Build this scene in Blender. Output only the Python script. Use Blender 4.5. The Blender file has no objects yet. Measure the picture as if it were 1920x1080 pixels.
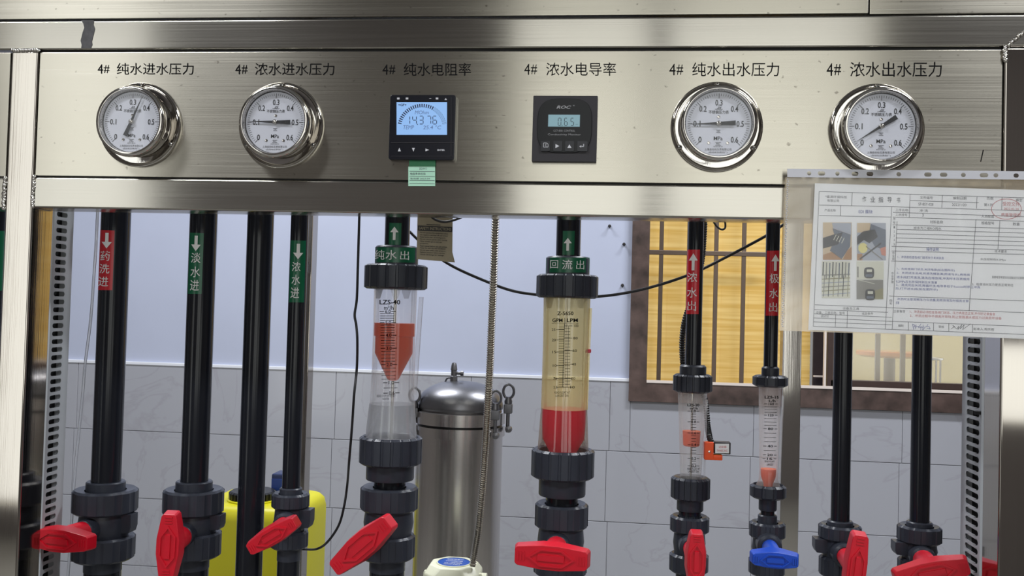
import bpy, bmesh, math, random
from mathutils import Vector, Matrix
from math import sin, cos, pi, atan2, asin, sqrt, radians

# ------------------------------------------------------------------ camera, world, light, exposure
scene = bpy.context.scene
COL = scene.collection
F = 1700.0                                  # focal length in pixels of the 1920 px wide frame
D = 1.36                                    # metres from the camera to the front of the instrument panel
EYE = 1.5
M = [[0.99436558, -0.02695825, 0.10252001],
     [0.02410461, 0.99928952, 0.02897293],
     [-0.10322823, -0.02633847, 0.99430891]]  # world (right, down, away) -> camera (right, down, forward)

cam_d = bpy.data.cameras.new('camera')
cam_d.sensor_width = 36.0
cam_d.lens = 36.0 * F / 1920.0
cam_d.clip_start = 0.05
cam_o = bpy.data.objects.new('camera', cam_d)
COL.objects.link(cam_o)
def w2b(v): return Vector((v[0], v[2], -v[1]))
right = w2b(M[0]); down = w2b(M[1]); fwd = w2b(M[2])
R3 = Matrix((right, -down, -fwd)).transposed()
cam_o.matrix_world = Matrix.Translation((0, -D, EYE)) @ R3.to_4x4()
scene.camera = cam_o

scene.view_settings.view_transform = 'Standard'
scene.view_settings.look = 'None'
scene.view_settings.exposure = 0.0
scene.view_settings.gamma = 1.0
scene.view_settings.use_curve_mapping = False

world = bpy.data.worlds.new('daylight')
scene.world = world
world.use_nodes = True
_bg = world.node_tree.nodes['Background']
_bg.inputs['Color'].default_value = (0.93, 0.97, 1.0, 1)
_bg.inputs['Strength'].default_value = 1.5

def area(name, loc, rot, sx, sy, power, color):
    l = bpy.data.lights.new(name, 'AREA'); l.shape = 'RECTANGLE'; l.size = sx; l.size_y = sy
    l.energy = power; l.color = color
    o = bpy.data.objects.new(name, l); COL.objects.link(o); o.location = loc; o.rotation_euler = rot
    return o
ROOM_FRONT, ROOM_BACK, ROOM_L, ROOM_R, ROOM_H = -4.0, 2.55, -4.2, 4.2, 3.9
WIN_FRONT = [(-3.95, -2.85, 0.2, 3.5), (-0.58, 0.22, 0.9, 3.5), (0.34, 1.52, 0.9, 3.5), (1.9, 3.3, 0.95, 1.4)]
WIN_W = 0.60                                # radiance of the daylight in the windows
for i, (a, b, c, d) in enumerate(WIN_FRONT):   # daylight entering the windows behind the photographer
    area('window_daylight', ((a + b) / 2, ROOM_FRONT - 0.02, (c + d) / 2), (pi / 2, 0, 0), b - a, d - c,
         WIN_W * (.78, 1, 1, .95)[i] * (b - a) * (d - c) * pi, (1.0, 0.975, 0.80))
LAMPS = [(-2.0, -1.6), (1.9, -1.6), (-1.4, 1.3), (1.2, 1.3)]
for x, y in LAMPS:
    area('ceiling_tube_light', (x, y, 3.68), (0, 0, 0), 1.2, 0.25, 70, (0.93, 0.96, 1.0))

# ------------------------------------------------------------------ pixel <-> world helpers
def P(px, py, Y):
    """the world point at depth Y (0 = front of the panel) that the photograph shows at (px, py)"""
    c = ((px - 960) / F, (py - 540) / F, 1.0)
    d = [sum(M[k][i] * c[k] for k in range(3)) for i in range(3)]
    t = (D + Y) / d[2]
    return Vector((d[0] * t, Y, EYE - d[1] * t))
def proj(X, Y, Z):
    w = (X, EYE - Z, Y + D)
    c = [sum(M[k][i] * w[i] for i in range(3)) for k in range(3)]
    return 960 + F * c[0] / c[2], 540 + F * c[1] / c[2]
def S(px, py, Y):
    return 2.0 / (P(px + 1, py, Y).x - P(px - 1, py, Y).x)
def flat(Y): return lambda px, py: P(px, py, Y)

# ------------------------------------------------------------------ mesh builder
class MB:
    def __init__(s): s.v = []; s.f = []; s.mi = []
    def add(s, verts, faces, m=0):
        b = len(s.v); s.v += [tuple(q) for q in verts]
        for f in faces: s.f.append(tuple(b + i for i in f)); s.mi.append(m)
        return s
    def box(s, x0, x1, y0, y1, z0, z1, m=0):
        v = [(x, y, z) for x in (x0, x1) for y in (y0, y1) for z in (z0, z1)]
        return s.add(v, [(0, 1, 3, 2), (4, 6, 7, 5), (0, 4, 5, 1), (2, 3, 7, 6), (0, 2, 6, 4), (1, 5, 7, 3)], m)
    def lathe(s, prof, c, axis='z', n=32, cap=True, m=0, arc=None):
        """prof: (radius, position along the axis); axis z up, or y (towards +Y)"""
        k = len(prof); vs = []; fs = []
        for i in range(n):
            a = 2 * pi * i / n
            for r, t in prof:
                if axis == 'z': vs.append((c[0] + r * cos(a), c[1] + r * sin(a), c[2] + t))
                elif axis == 'y': vs.append((c[0] + r * cos(a), c[1] + t, c[2] + r * sin(a)))
                else: vs.append((c[0] + t, c[1] + r * cos(a), c[2] + r * sin(a)))
        for i in range(n):
            j = (i + 1) % n
            for q in range(k - 1): fs.append((i * k + q, j * k + q, j * k + q + 1, i * k + q + 1))
        if cap:
            if prof[0][0] > 1e-6: fs.append(tuple(i * k for i in range(n)))
            if prof[-1][0] > 1e-6: fs.append(tuple(i * k + k - 1 for i in range(n)))
        return s.add(vs, fs, m)
    def gear(s, c, z0, z1, ro, ri, nr, ch, rin=0.0, duty=0.7, m=0):
        """ribbed ring: nr ribs, chamfer ch, open bore rin"""
        an = []
        for i in range(nr):
            a0 = 2 * pi * i / nr; w = 2 * pi / nr
            for t, r in ((0.0, ro), (duty * 0.5, ro), (duty, ro), (duty + 0.06, ri), (0.94, ri)): an.append((a0 + t * w, r))
        lv = [(z0, -ch), (z0 + ch, 0), (z1 - ch, 0), (z1, -ch)]
        vs = []; n = len(an)
        for z, dr in lv:
            for a, r in an:
                rr = (r if dr == 0 else ri) + dr
                vs.append((c[0] + rr * cos(a), c[1] + rr * sin(a), z))
        fs = []
        for q in range(3):
            for i in range(n):
                j = (i + 1) % n; fs.append((q * n + i, q * n + j, (q + 1) * n + j, (q + 1) * n + i))
        b = len(vs)
        for z in (z0, z1):
            for a, r in an: vs.append((c[0] + max(rin, 1e-4) * cos(a), c[1] + max(rin, 1e-4) * sin(a), z - (0.002 if z == z1 else -0.002)))
        for i in range(n):
            j = (i + 1) % n
            fs.append((i, b + i, b + j, j)); fs.append((3 * n + i, 3 * n + j, b + n + j, b + n + i))
            if rin > 0: fs.append((b + i, b + n + i, b + n + j, b + j))
        return s.add(vs, fs, m)
    def tube(s, pts, rad, n=10, cap=True, m=0):
        pts = [Vector(p) for p in pts]; k = len(pts)
        t0 = (pts[1] - pts[0]).normalized()
        u = t0.cross(Vector((0, 1, 0)) if abs(t0.y) < 0.9 else Vector((1, 0, 0))).normalized()
        vs = []; fs = []
        for i, p in enumerate(pts):
            t = (pts[min(i + 1, k - 1)] - pts[max(i - 1, 0)]).normalized()
            u = (u - t * u.dot(t)).normalized(); w = t.cross(u)
            r = rad(i) if callable(rad) else rad
            for j in range(n):
                a = 2 * pi * j / n; vs.append(p + (u * cos(a) + w * sin(a)) * r)
        for i in range(k - 1):
            for j in range(n):
                q = (j + 1) % n; fs.append((i * n + j, i * n + q, (i + 1) * n + q, (i + 1) * n + j))
        if cap: fs.append(tuple(range(n))[::-1]); fs.append(tuple((k - 1) * n + j for j in range(n)))
        return s.add(vs, fs, m)
    def ball(s, c, r, n=10, m=0):
        rx, ry, rz = r if isinstance(r, (tuple, list)) else (r, r, r)
        vs = [(c[0], c[1], c[2] + rz)]; k = n // 2
        for i in range(1, k):
            a = pi * i / k
            for j in range(n):
                b = 2 * pi * j / n; vs.append((c[0] + rx * sin(a) * cos(b), c[1] + ry * sin(a) * sin(b), c[2] + rz * cos(a)))
        vs.append((c[0], c[1], c[2] - rz)); fs = []
        for j in range(n):
            q = (j + 1) % n; fs.append((0, 1 + j, 1 + q)); fs.append((len(vs) - 1, 1 + (k - 2) * n + q, 1 + (k - 2) * n + j))
            for i in range(k - 2): fs.append((1 + i * n + j, 1 + (i + 1) * n + j, 1 + (i + 1) * n + q, 1 + i * n + q))
        return s.add(vs, fs, m)
    def prism(s, poly, y0, y1, m=0, inset=0.0, c=None):
        """poly in (x, z), extruded from y1 (back) to y0 (front); inset shrinks the front about c"""
        k = len(poly); cx, cz = c or (sum(p[0] for p in poly) / k, sum(p[1] for p in poly) / k)
        def ins(p):
            d = sqrt((p[0] - cx) ** 2 + (p[1] - cz) ** 2) or 1
            return (p[0] - (p[0] - cx) / d * inset, p[1] - (p[1] - cz) / d * inset)
        vs = [(p[0], y1, p[1]) for p in poly] + [(ins(p)[0], y0, ins(p)[1]) for p in poly]
        fs = [tuple(range(k))[::-1], tuple(range(k, 2 * k))] + [(i, (i + 1) % k, k + (i + 1) % k, k + i) for i in range(k)]
        return s.add(vs, fs, m)
    def rotz(s, cx, cy, a):
        c, q = cos(a), sin(a); s.v = [(cx + (x - cx) * c - (y - cy) * q, cy + (x - cx) * q + (y - cy) * c, z) for x, y, z in s.v]; return s
    def quad(s, x0, y0, x1, y1, fn, m=0, nx=1, ny=1):
        vs = []; fs = []
        for j in range(ny + 1):
            for i in range(nx + 1): vs.append(fn(x0 + (x1 - x0) * i / nx, y0 + (y1 - y0) * j / ny))
        for j in range(ny):
            for i in range(nx):
                a = j * (nx + 1) + i; fs.append((a, a + nx + 1, a + nx + 2, a + 1))
        return s.add(vs, fs, m)
    def line(s, x0, y0, x1, y1, w, fn, m=0):
        dx, dy = x1 - x0, y1 - y0; l = sqrt(dx * dx + dy * dy) or 1; ox, oy = -dy / l * w / 2, dx / l * w / 2
        return s.add([fn(x0 + ox, y0 + oy), fn(x1 + ox, y1 + oy), fn(x1 - ox, y1 - oy), fn(x0 - ox, y0 - oy)], [(0, 1, 2, 3)], m)
    def poly(s, pts, fn, m=0):
        return s.add([fn(*p) for p in pts], [tuple(range(len(pts)))], m)
    def holed(s, x0, y0, x1, y1, cx, cy, a, b, fn, m=0):
        """a plate with one oval hole (a, b half sizes)"""
        an = sorted([atan2(y - cy, x - cx) for x in (x0, x1) for y in (y0, y1)] + [2 * pi * i / 16 - pi + 0.01 for i in range(16)])
        out = []; inn = []
        for t in an:
            c, q = cos(t), sin(t)
            k = min(((x1 - cx) / c if c > 1e-9 else (x0 - cx) / c if c < -1e-9 else 1e9), ((y1 - cy) / q if q > 1e-9 else (y0 - cy) / q if q < -1e-9 else 1e9))
            out.append(fn(cx + c * k, cy + q * k))
            e = min(a, b); ix = cx + (a - e) * (1 if c > 0 else -1) * min(1, abs(c) * 4) + e * c; iy = cy + (b - e) * (1 if q > 0 else -1) * min(1, abs(q) * 4) + e * q
            inn.append(fn(ix, iy))
        n = len(an)
        return s.add(out + inn, [(i, (i + 1) % n, n + (i + 1) % n, n + i) for i in range(n)], m)
    def build(s, name, mats, parent=None, smooth=40, bevel=0.0, seg=2, uv=None, solid=0.0):
        me = bpy.data.meshes.new(name)
        me.from_pydata(s.v, [], s.f)
        mats = mats if isinstance(mats, (list, tuple)) else [mats]
        for m in mats: me.materials.append(m)
        if len(mats) > 1: me.polygons.foreach_set('material_index', s.mi)
        bm = bmesh.new(); bm.from_mesh(me)
        if solid: bmesh.ops.solidify(bm, geom=bm.faces[:], thickness=solid)
        if smooth is not None or bevel:
            bmesh.ops.recalc_face_normals(bm, faces=bm.faces[:])
        if bevel:
            ed = [e for e in bm.edges if len(e.link_faces) == 2 and e.calc_face_angle(0) > 0.5]
            bmesh.ops.bevel(bm, geom=ed, offset=bevel, segments=seg, profile=0.5, affect='EDGES', clamp_overlap=True)
        bm.to_mesh(me); bm.free()
        if smooth is not None:
            me.polygons.foreach_set('use_smooth', [True] * len(me.polygons))
            me.set_sharp_from_angle(angle=radians(smooth))
        if uv:
            l = me.uv_layers.new(name='grain')
            for lp in me.loops:
                c = me.vertices[lp.vertex_index].co; l.data[lp.index].uv = uv(c)
        me.update()
        o = bpy.data.objects.new(name, me); COL.objects.link(o)
        if bevel and smooth is not None:
            wn = o.modifiers.new('face_weighted_normals', 'WEIGHTED_NORMAL'); wn.keep_sharp = True; wn.weight = 100
        if parent: o.parent = parent; o.matrix_parent_inverse = parent.matrix_world.inverted()
        return o

def thing(name, label, cat, loc=(0, 0, 0), group=None):
    o = bpy.data.objects.new(name, None); COL.objects.link(o); o.empty_display_size = 0.02
    o.location = loc; o.matrix_world = Matrix.Translation(loc)
    o['label'] = label; o['category'] = cat
    if group: o['group'] = group
    return o
def tag(o, label, cat, group=None):
    o['label'] = label; o['category'] = cat
    if group: o['group'] = group
    return o
def structure(o): o['kind'] = 'structure'; return o

_tc = {}
def glyphs(body, bold=0.0):
    k = (body, bold)
    if k not in _tc:
        c = bpy.data.curves.new('lettering', 'FONT'); c.body = body; c.size = 1; c.resolution_u = 2; c.offset = bold
        o = bpy.data.objects.new('lettering', c); COL.objects.link(o)
        dg = bpy.context.evaluated_depsgraph_get()
        me = bpy.data.meshes.new_from_object(o.evaluated_get(dg))
        vs = [(v.co.x, v.co.y) for v in me.vertices]; fs = [tuple(p.vertices) for p in me.polygons]
        bpy.data.objects.remove(o); bpy.data.curves.remove(c); bpy.data.meshes.remove(me)
        _tc[k] = (vs, fs)
    return _tc[k]
def text(mb, body, x0, y0, x1, y1, fn, m=0, bold=0.0, slant=0.0, rise=0.0):
    """lettering stretched to fill the pixel box x0..x1, y0..y1 (y0 is the top) of the surface fn"""
    vs, fs = glyphs(body, bold)
    if not vs: return
    ax = min(v[0] for v in vs); bx = max(v[0] for v in vs); ay = min(v[1] for v in vs); by = max(v[1] for v in vs)
    out = []
    for x, y in vs:
        u = (x - ax) / (bx - ax or 1); w = (y - ay) / (by - ay or 1)
        out.append(fn(x0 + (x1 - x0) * u + slant * w, y1 + (y0 - y1) * w + rise * u))
    mb.add(out, fs, m)
SEG = {'0': 'abcdef', '1': 'bc', '2': 'abged', '3': 'abgcd', '4': 'fgbc', '5': 'afgcd', '6': 'afgedc', '7': 'abc', '8': 'abcdefg', '9': 'abcdfg'}
def digit(mb, ch, x0, y0, x1, y1, w, fn, m=0):
    ym = (y0 + y1) / 2; g = w * 0.6
    L = {'a': (x0 + g, y0, x1 - g, y0), 'g': (x0 + g, ym, x1 - g, ym), 'd': (x0 + g, y1, x1 - g, y1), 'f': (x0, y0 + g, x0, ym - g),
         'e': (x0, ym + g, x0, y1 - g), 'b': (x1, y0 + g, x1, ym - g), 'c': (x1, ym + g, x1, y1 - g)}
    for q in SEG[ch]: mb.line(*L[q], w, fn, m)

def crom(pts, n=8):
    pts = [Vector(p) for p in pts]; q = [pts[0] * 2 - pts[1]] + pts + [pts[-1] * 2 - pts[-2]]; out = []
    for i in range(1, len(q) - 2):
        a, b, c, d = q[i - 1:i + 3]
        for j in range(n):
            t = j / n
            out.append(0.5 * ((2 * b) + (c - a) * t + (2 * a - 5 * b + 4 * c - d) * t * t + (3 * b - a - 3 * c + d) * t ** 3))
    out.append(pts[-1]); return out
def resample(pts, step):
    out = [pts[0].copy()]; acc = 0.0
    for a, b in zip(pts, pts[1:]):
        l = (b - a).length; t = step - acc
        while t <= l and l > 0: out.append(a.lerp(b, t / l)); t += step
        acc = (acc + l) % step
    return out

# ------------------------------------------------------------------ materials
def nodes(name):
    m = bpy.data.materials.new(name); m.use_nodes = True; nt = m.node_tree
    return m, nt, nt.nodes['Principled BSDF']
def lin(c):
    return tuple((x / 255 / 12.92 if x / 255 <= 0.04045 else ((x / 255 + 0.055) / 1.055) ** 2.4) for x in c) + (1,)
def mat(name, rgb, rough=0.5, metal=0.0, spec=0.5, coat=0.0, emit=None, estr=1.0, noise=0.0, nscale=30.0, bump=0.0, bscale=200.0, trans=0.0, alpha=1.0):
    m, nt, b = nodes(name)
    b.inputs['Base Color'].default_value = lin(rgb); b.inputs['Roughness'].default_value = rough
    b.inputs['Metallic'].default_value = metal; b.inputs['Specular IOR Level'].default_value = spec
    b.inputs['Coat Weight'].default_value = coat; b.inputs['Transmission Weight'].default_value = trans
    b.inputs['Alpha'].default_value = alpha
    if emit: b.inputs['Emission Color'].default_value = lin(emit); b.inputs['Emission Strength'].default_value = estr
    if noise or bump:
        tc = nt.nodes.new('ShaderNodeTexCoord')
    if noise:
        n = nt.nodes.new('ShaderNodeTexNoise'); n.inputs['Scale'].default_value = nscale; n.inputs['Detail'].default_value = 4
        r = nt.nodes.new('ShaderNodeMixRGB'); r.blend_type = 'MULTIPLY'; r.inputs[0].default_value = 1
        mr = nt.nodes.new('ShaderNodeMapRange'); mr.inputs['From Min'].default_value = .3; mr.inputs['From Max'].default_value = .7
        mr.inputs['To Min'].default_value = 1 - noise; mr.inputs['To Max'].default_value = 1
        nt.links.new(tc.outputs['Object'], n.inputs['Vector']); nt.links.new(n.outputs['Fac'], mr.inputs['Value'])
        r.inputs[1].default_value = lin(rgb); nt.links.new(mr.outputs[0], r.inputs[2]); nt.links.new(r.outputs[0], b.inputs['Base Color'])
    if bump:
        n = nt.nodes.new('ShaderNodeTexNoise'); n.inputs['Scale'].default_value = bscale
        bp = nt.nodes.new('ShaderNodeBump'); bp.inputs['Strength'].default_value = bump; bp.inputs['Distance'].default_value = 0.001
        nt.links.new(tc.outputs['Object'], n.inputs['Vector']); nt.links.new(n.outputs['Fac'], bp.inputs['Height']); nt.links.new(bp.outputs[0], b.inputs['Normal'])
    return m
def steel(name, rgb, rough, aniso=0.0, grain='x', gstr=0.1, spots=False, use_uv=False, wob=0.0):
    m, nt, b = nodes(name); N = nt.nodes.new; L = nt.links.new
    b.inputs['Metallic'].default_value = 1.0
    tc = N('ShaderNodeTexCoord'); mp = N('ShaderNodeMapping')
    mp.inputs['Scale'].default_value = {'x': (3, 400, 700), 'z': (500, 500, 3)}[grain]
    n = N('ShaderNodeTexNoise'); n.inputs['Scale'].default_value = 1.0; n.inputs['Detail'].default_value = 3
    L(tc.outputs['Object'], mp.inputs['Vector']); L(mp.outputs[0], n.inputs['Vector'])
    mr = N('ShaderNodeMapRange'); mr.inputs['To Min'].default_value = rough * 0.75; mr.inputs['To Max'].default_value = rough * 1.3
    L(n.outputs['Fac'], mr.inputs['Value']); L(mr.outputs[0], b.inputs['Roughness'])
    n2 = N('ShaderNodeTexNoise'); n2.inputs['Scale'].default_value = 5.0; n2.inputs['Detail'].default_value = 5
    L(tc.outputs['Object'], n2.inputs['Vector'])
    mx = N('ShaderNodeMixRGB'); mx.blend_type = 'MULTIPLY'; mx.inputs[0].default_value = 1; mx.inputs[1].default_value = lin(rgb)
    ad = N('ShaderNodeMath'); ad.operation = 'ADD'
    L(n.outputs['Fac'], ad.inputs[0]); L(n2.outputs['Fac'], ad.inputs[1])
    m3 = N('ShaderNodeMapRange'); m3.inputs['From Min'].default_value = .6; m3.inputs['From Max'].default_value = 1.4
    m3.inputs['To Min'].default_value = 1 - gstr; m3.inputs['To Max'].default_value = 1
    L(ad.outputs[0], m3.inputs['Value']); L(m3.outputs[0], mx.inputs[2]); out = mx.outputs[0]
    if spots:
        mp2 = N('ShaderNodeMapping'); mp2.inputs['Scale'].default_value = (90, 90, 130)
        n4 = N('ShaderNodeTexNoise'); n4.inputs['Scale'].default_value = 1; n4.inputs['Detail'].default_value = 2
        L(tc.outputs['Object'], mp2.inputs['Vector']); L(mp2.outputs[0], n4.inputs['Vector'])
        m5 = N('ShaderNodeMapRange'); m5.inputs['From Min'].default_value = .68; m5.inputs['From Max'].default_value = .75
        m5.inputs['To Min'].default_value = 0; m5.inputs['To Max'].default_value = .5
        L(n4.outputs['Fac'], m5.inputs['Value'])
        m6 = N('ShaderNodeMixRGB'); m6.inputs[2].default_value = lin((70, 60, 50)); L(m5.outputs[0], m6.inputs[0]); L(out, m6.inputs[1]); out = m6.outputs[0]
    L(out, b.inputs['Base Color'])
    bp = N('ShaderNodeBump'); bp.inputs['Strength'].default_value = 0.06 if grain else 0; bp.inputs['Distance'].default_value = 0.0005
    L(n.outputs['Fac'], bp.inputs['Height'])
    if wob:
        n7 = N('ShaderNodeTexNoise'); n7.inputs['Scale'].default_value = 6.0; n7.inputs['Detail'].default_value = 1
        L(tc.outputs['Object'], n7.inputs['Vector'])
        bw = N('ShaderNodeBump'); bw.inputs['Strength'].default_value = wob; bw.inputs['Distance'].default_value = 0.01
        L(n7.outputs['Fac'], bw.inputs['Height']); L(bw.outputs[0], bp.inputs['Normal'])
    L(bp.outputs[0], b.inputs['Normal'])
    if aniso:
        b.inputs['Anisotropic'].default_value = aniso
        tg = N('ShaderNodeTangent'); tg.direction_type = 'UV_MAP'; tg.uv_map = 'grain'
        L(tg.outputs[0], b.inputs['Tangent'])
    return m
def clear(name, rgb, trans, tint=(255, 255, 255), rough=0.05, fill=(215, 215, 215), spec_mix=0.12):
    """thin clear plastic: see-through, a little milky body and a gloss"""
    m = bpy.data.materials.new(name); m.use_nodes = True; nt = m.node_tree; nt.nodes.clear(); N = nt.nodes.new; L = nt.links.new
    o = N('ShaderNodeOutputMaterial'); tr = N('ShaderNodeBsdfTransparent'); tr.inputs[0].default_value = lin(tint)
    df = N('ShaderNodeBsdfDiffuse'); df.inputs[0].default_value = lin(fill); tl = N('ShaderNodeBsdfTranslucent'); tl.inputs[0].default_value = lin(fill)
    mx = N('ShaderNodeMixShader'); mx.inputs[0].default_value = 0.5; L(df.outputs[0], mx.inputs[1]); L(tl.outputs[0], mx.inputs[2])
    m2 = N('ShaderNodeMixShader'); m2.inputs[0].default_value = trans; L(mx.outputs[0], m2.inputs[1]); L(tr.outputs[0], m2.inputs[2])
    gl = N('ShaderNodeBsdfGlossy'); gl.inputs['Roughness'].default_value = rough; gl.inputs['Color'].default_value = (1, 1, 1, 1)
    lw = N('ShaderNodeLayerWeight'); lw.inputs[0].default_value = 0.25
    mr = N('ShaderNodeMapRange'); mr.inputs['To Min'].default_value = spec_mix * 0.3; mr.inputs['To Max'].default_value = min(1, spec_mix * 5); L(lw.outputs['Fresnel'], mr.inputs['Value'])
    m3 = N('ShaderNodeMixShader'); L(mr.outputs[0], m3.inputs[0]); L(m2.outputs[0], m3.inputs[1]); L(gl.outputs[0], m3.inputs[2])
    L(m3.outputs[0], o.inputs[0]); return m

MT = {}
MT['panel'] = steel('brushed_steel', (186, 181, 168), 0.24, aniso=0.85, spots=True, gstr=0.10)
MT['tube'] = steel('satin_steel', (176, 172, 163), 0.17, aniso=0.8, gstr=0.10, wob=0.05)
MT['tube_v'] = steel('satin_steel_upright', (184, 178, 170), 0.06, grain='z', gstr=0.08, wob=0.06)
MT['chrome'] = steel('polished_steel', (200, 196, 190), 0.07, grain='z', gstr=0.04)
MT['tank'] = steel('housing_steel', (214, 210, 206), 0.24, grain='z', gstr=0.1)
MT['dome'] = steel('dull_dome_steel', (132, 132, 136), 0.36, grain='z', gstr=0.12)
MT['flex'] = mat('flexible_conduit_steel', (158, 153, 143), 0.28, 1.0)
MT['pvc'] = mat('dark_grey_pvc', (50, 53, 62), 0.34, spec=.3, bump=0.15, bscale=400, noise=.15)
MT['pipe'] = mat('black_pipe_plastic', (27, 29, 35), 0.16, spec=0.32)
MT['rubber'] = mat('black_cable_rubber', (14, 14, 18), 0.4)
MT['red'] = mat('red_handle_plastic', (206, 12, 38), 0.38, noise=.08)
MT['blue'] = mat('blue_handle_plastic', (10, 70, 185), 0.38, noise=.08)
MT['white'] = mat('white_print', (225, 225, 225), 0.5)
MT['green'] = mat('green_sticker', (0, 92, 60), 0.3)
MT['redst'] = mat('red_sticker', (190, 22, 38), 0.3)
MT['ink'] = mat('black_print', (26, 26, 30), 0.5)
MT['inkgrey'] = mat('engraved_grey', (60, 56, 52), 0.5)
MT['orange'] = mat('orange_float', (232, 78, 14), 0.35)
MT['crimson'] = mat('red_float', (204, 14, 58), 0.3)
MT['dial'] = mat('dial_white', (214, 216, 226), 0.45)
MT['black'] = mat('instrument_black', (16, 17, 26), 0.25, spec=.4)
MT['charcoal'] = mat('instrument_charcoal', (56, 54, 57), 0.5, spec=.25)
MT['gloss'] = mat('glossy_black', (10, 11, 15), 0.15, spec=.2)
MT['iconw'] = mat('key_legend', (200, 200, 205), 0.5)
MT['lcd'] = mat('blue_backlight', (40, 50, 70), 0.3, emit=(150, 195, 250), estr=0.85)
MT['lcd2'] = mat('cyan_backlight', (60, 80, 84), 0.3, emit=(140, 178, 190), estr=0.6)
MT['lcdink'] = mat('lcd_segment', (30, 36, 70), 0.4)
MT['lcdink2'] = mat('lcd_faint_segment', (95, 115, 160), 0.4)
MT['duct'] = mat('grey_duct_plastic', (176, 180, 184), 0.35, 0.0)
MT['dark'] = mat('painted_shade', (14, 15, 16), 0.7)
MT['yellow'] = mat('yellow_tank_plastic', (206, 198, 6), 0.4)
MT['cap'] = mat('black_cap_plastic', (16, 16, 18), 0.35)
MT['cream'] = mat('cream_plastic', (226, 226, 200), 0.35)
MT['bluelab'] = mat('blue_label', (28, 78, 165), 0.35)
MT['tagp'] = mat('weathered_tag_card', (150, 140, 118), 0.7, noise=.25, nscale=20)
MT['navy'] = mat('navy_plastic', (20, 36, 80), 0.3)
MT['paper'] = mat('white_paper', (246, 247, 249), 0.6)
MT['inkb'] = mat('blue_print', (70, 84, 160), 0.5)
MT['inkr'] = mat('red_print', (205, 120, 125), 0.5)
MT['inkl'] = mat('grey_print', (84, 88, 98), 0.5)
MT['mint'] = mat('pale_green_sticker', (176, 222, 196), 0.4)
MT['mintd'] = mat('green_tape', (70, 150, 105), 0.3)
MT['glass'] = clear('gauge_glass', None, 0.97, rough=0.02, spec_mix=0.06)
MT['clear'] = clear('clear_acrylic', None, 0.80, rough=0.05, fill=(215, 214, 216), spec_mix=.08)
MT['clear2'] = clear('slightly_milky_acrylic', None, 0.72, rough=0.05, fill=(216, 212, 208), spec_mix=.06)
MT['milky'] = clear('milky_acrylic', None, 0.72, rough=0.08, fill=(222, 212, 208), spec_mix=.05)
MT['print'] = mat('dense_black_print', (8, 8, 10), .6, spec=.1)
MT['amber'] = clear('amber_clear_tube', None, 0.62, tint=(246, 238, 208), rough=0.05, fill=(236, 222, 172))
MT['amberlow'] = clear('pale_amber_tube', None, 0.86, tint=(252, 246, 236), rough=0.04, fill=(170, 130, 110), spec_mix=.12)
MT['frost'] = clear('frosted_acrylic', None, 0.62, rough=0.2, fill=(140, 142, 146))
MT['sleeve'] = clear('clear_sleeve', None, 0.80, rough=0.16, fill=(236, 234, 228), spec_mix=0.08)
MT['sleeveb'] = clear('reflection_tinted_sleeve_back', None, 0.42, rough=0.2, fill=(228, 206, 164), spec_mix=0.12)  # milky back sheet; golden fill partly paints in the bright window's reflection
MT['strip'] = mat('sleeve_binding_strip', (196, 196, 202), 0.35)
MT['hose'] = clear('translucent_hose', None, 0.5, rough=0.1, fill=(220, 222, 228), spec_mix=.2)

# ------------------------------------------------------------------ room
def wall_paint(name, rgb, sc=3.0, v=0.06):
    return mat(name, rgb, 0.38, noise=v, nscale=sc)
MT['paint'] = wall_paint('pale_blue_paint', (184, 190, 211))
MT['roomwall'] = mat('room_wall', (112, 106, 103), 0.7)
MT['floor'] = mat('grey_floor', (140, 138, 132), 0.35, noise=.2, nscale=3)
MT['ceil'] = mat('room_ceiling', (170, 170, 172), 0.8)
m, nt, b = nodes('marbled_tile'); MT['tile'] = m
tc = nt.nodes.new('ShaderNodeTexCoord'); nz = nt.nodes.new('ShaderNodeTexNoise'); nz.inputs['Scale'].default_value = 2.2; nz.inputs['Detail'].default_value = 8; nz.inputs['Distortion'].default_value = 1.4
cr = nt.nodes.new('ShaderNodeValToRGB'); cr.color_ramp.elements[0].position = 0.485; cr.color_ramp.elements[0].color = lin((166, 167, 175))
cr.color_ramp.elements[1].position = 0.515; cr.color_ramp.elements[1].color = lin((166, 167, 175))
e_ = cr.color_ramp.elements.new(0.5); e_.color = lin((159, 159, 167))
nt.links.new(tc.outputs['Object'], nz.inputs['Vector']); nt.links.new(nz.outputs['Fac'], cr.inputs[0]); nt.links.new(cr.outputs[0], b.inputs['Base Color']); b.inputs['Roughness'].default_value = 0.12
MT['grout'] = mat('tile_grout', (148, 148, 153), 0.8)
MT['stone'] = mat('dark_brown_stone', (98, 80, 75), 0.3, noise=.7, nscale=14)
MT['stonelip'] = mat('pale_stone_edge', (226, 214, 206), 0.4)
MT['alu'] = mat('brown_aluminium', (66, 50, 46), 0.35, noise=.15)

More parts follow.
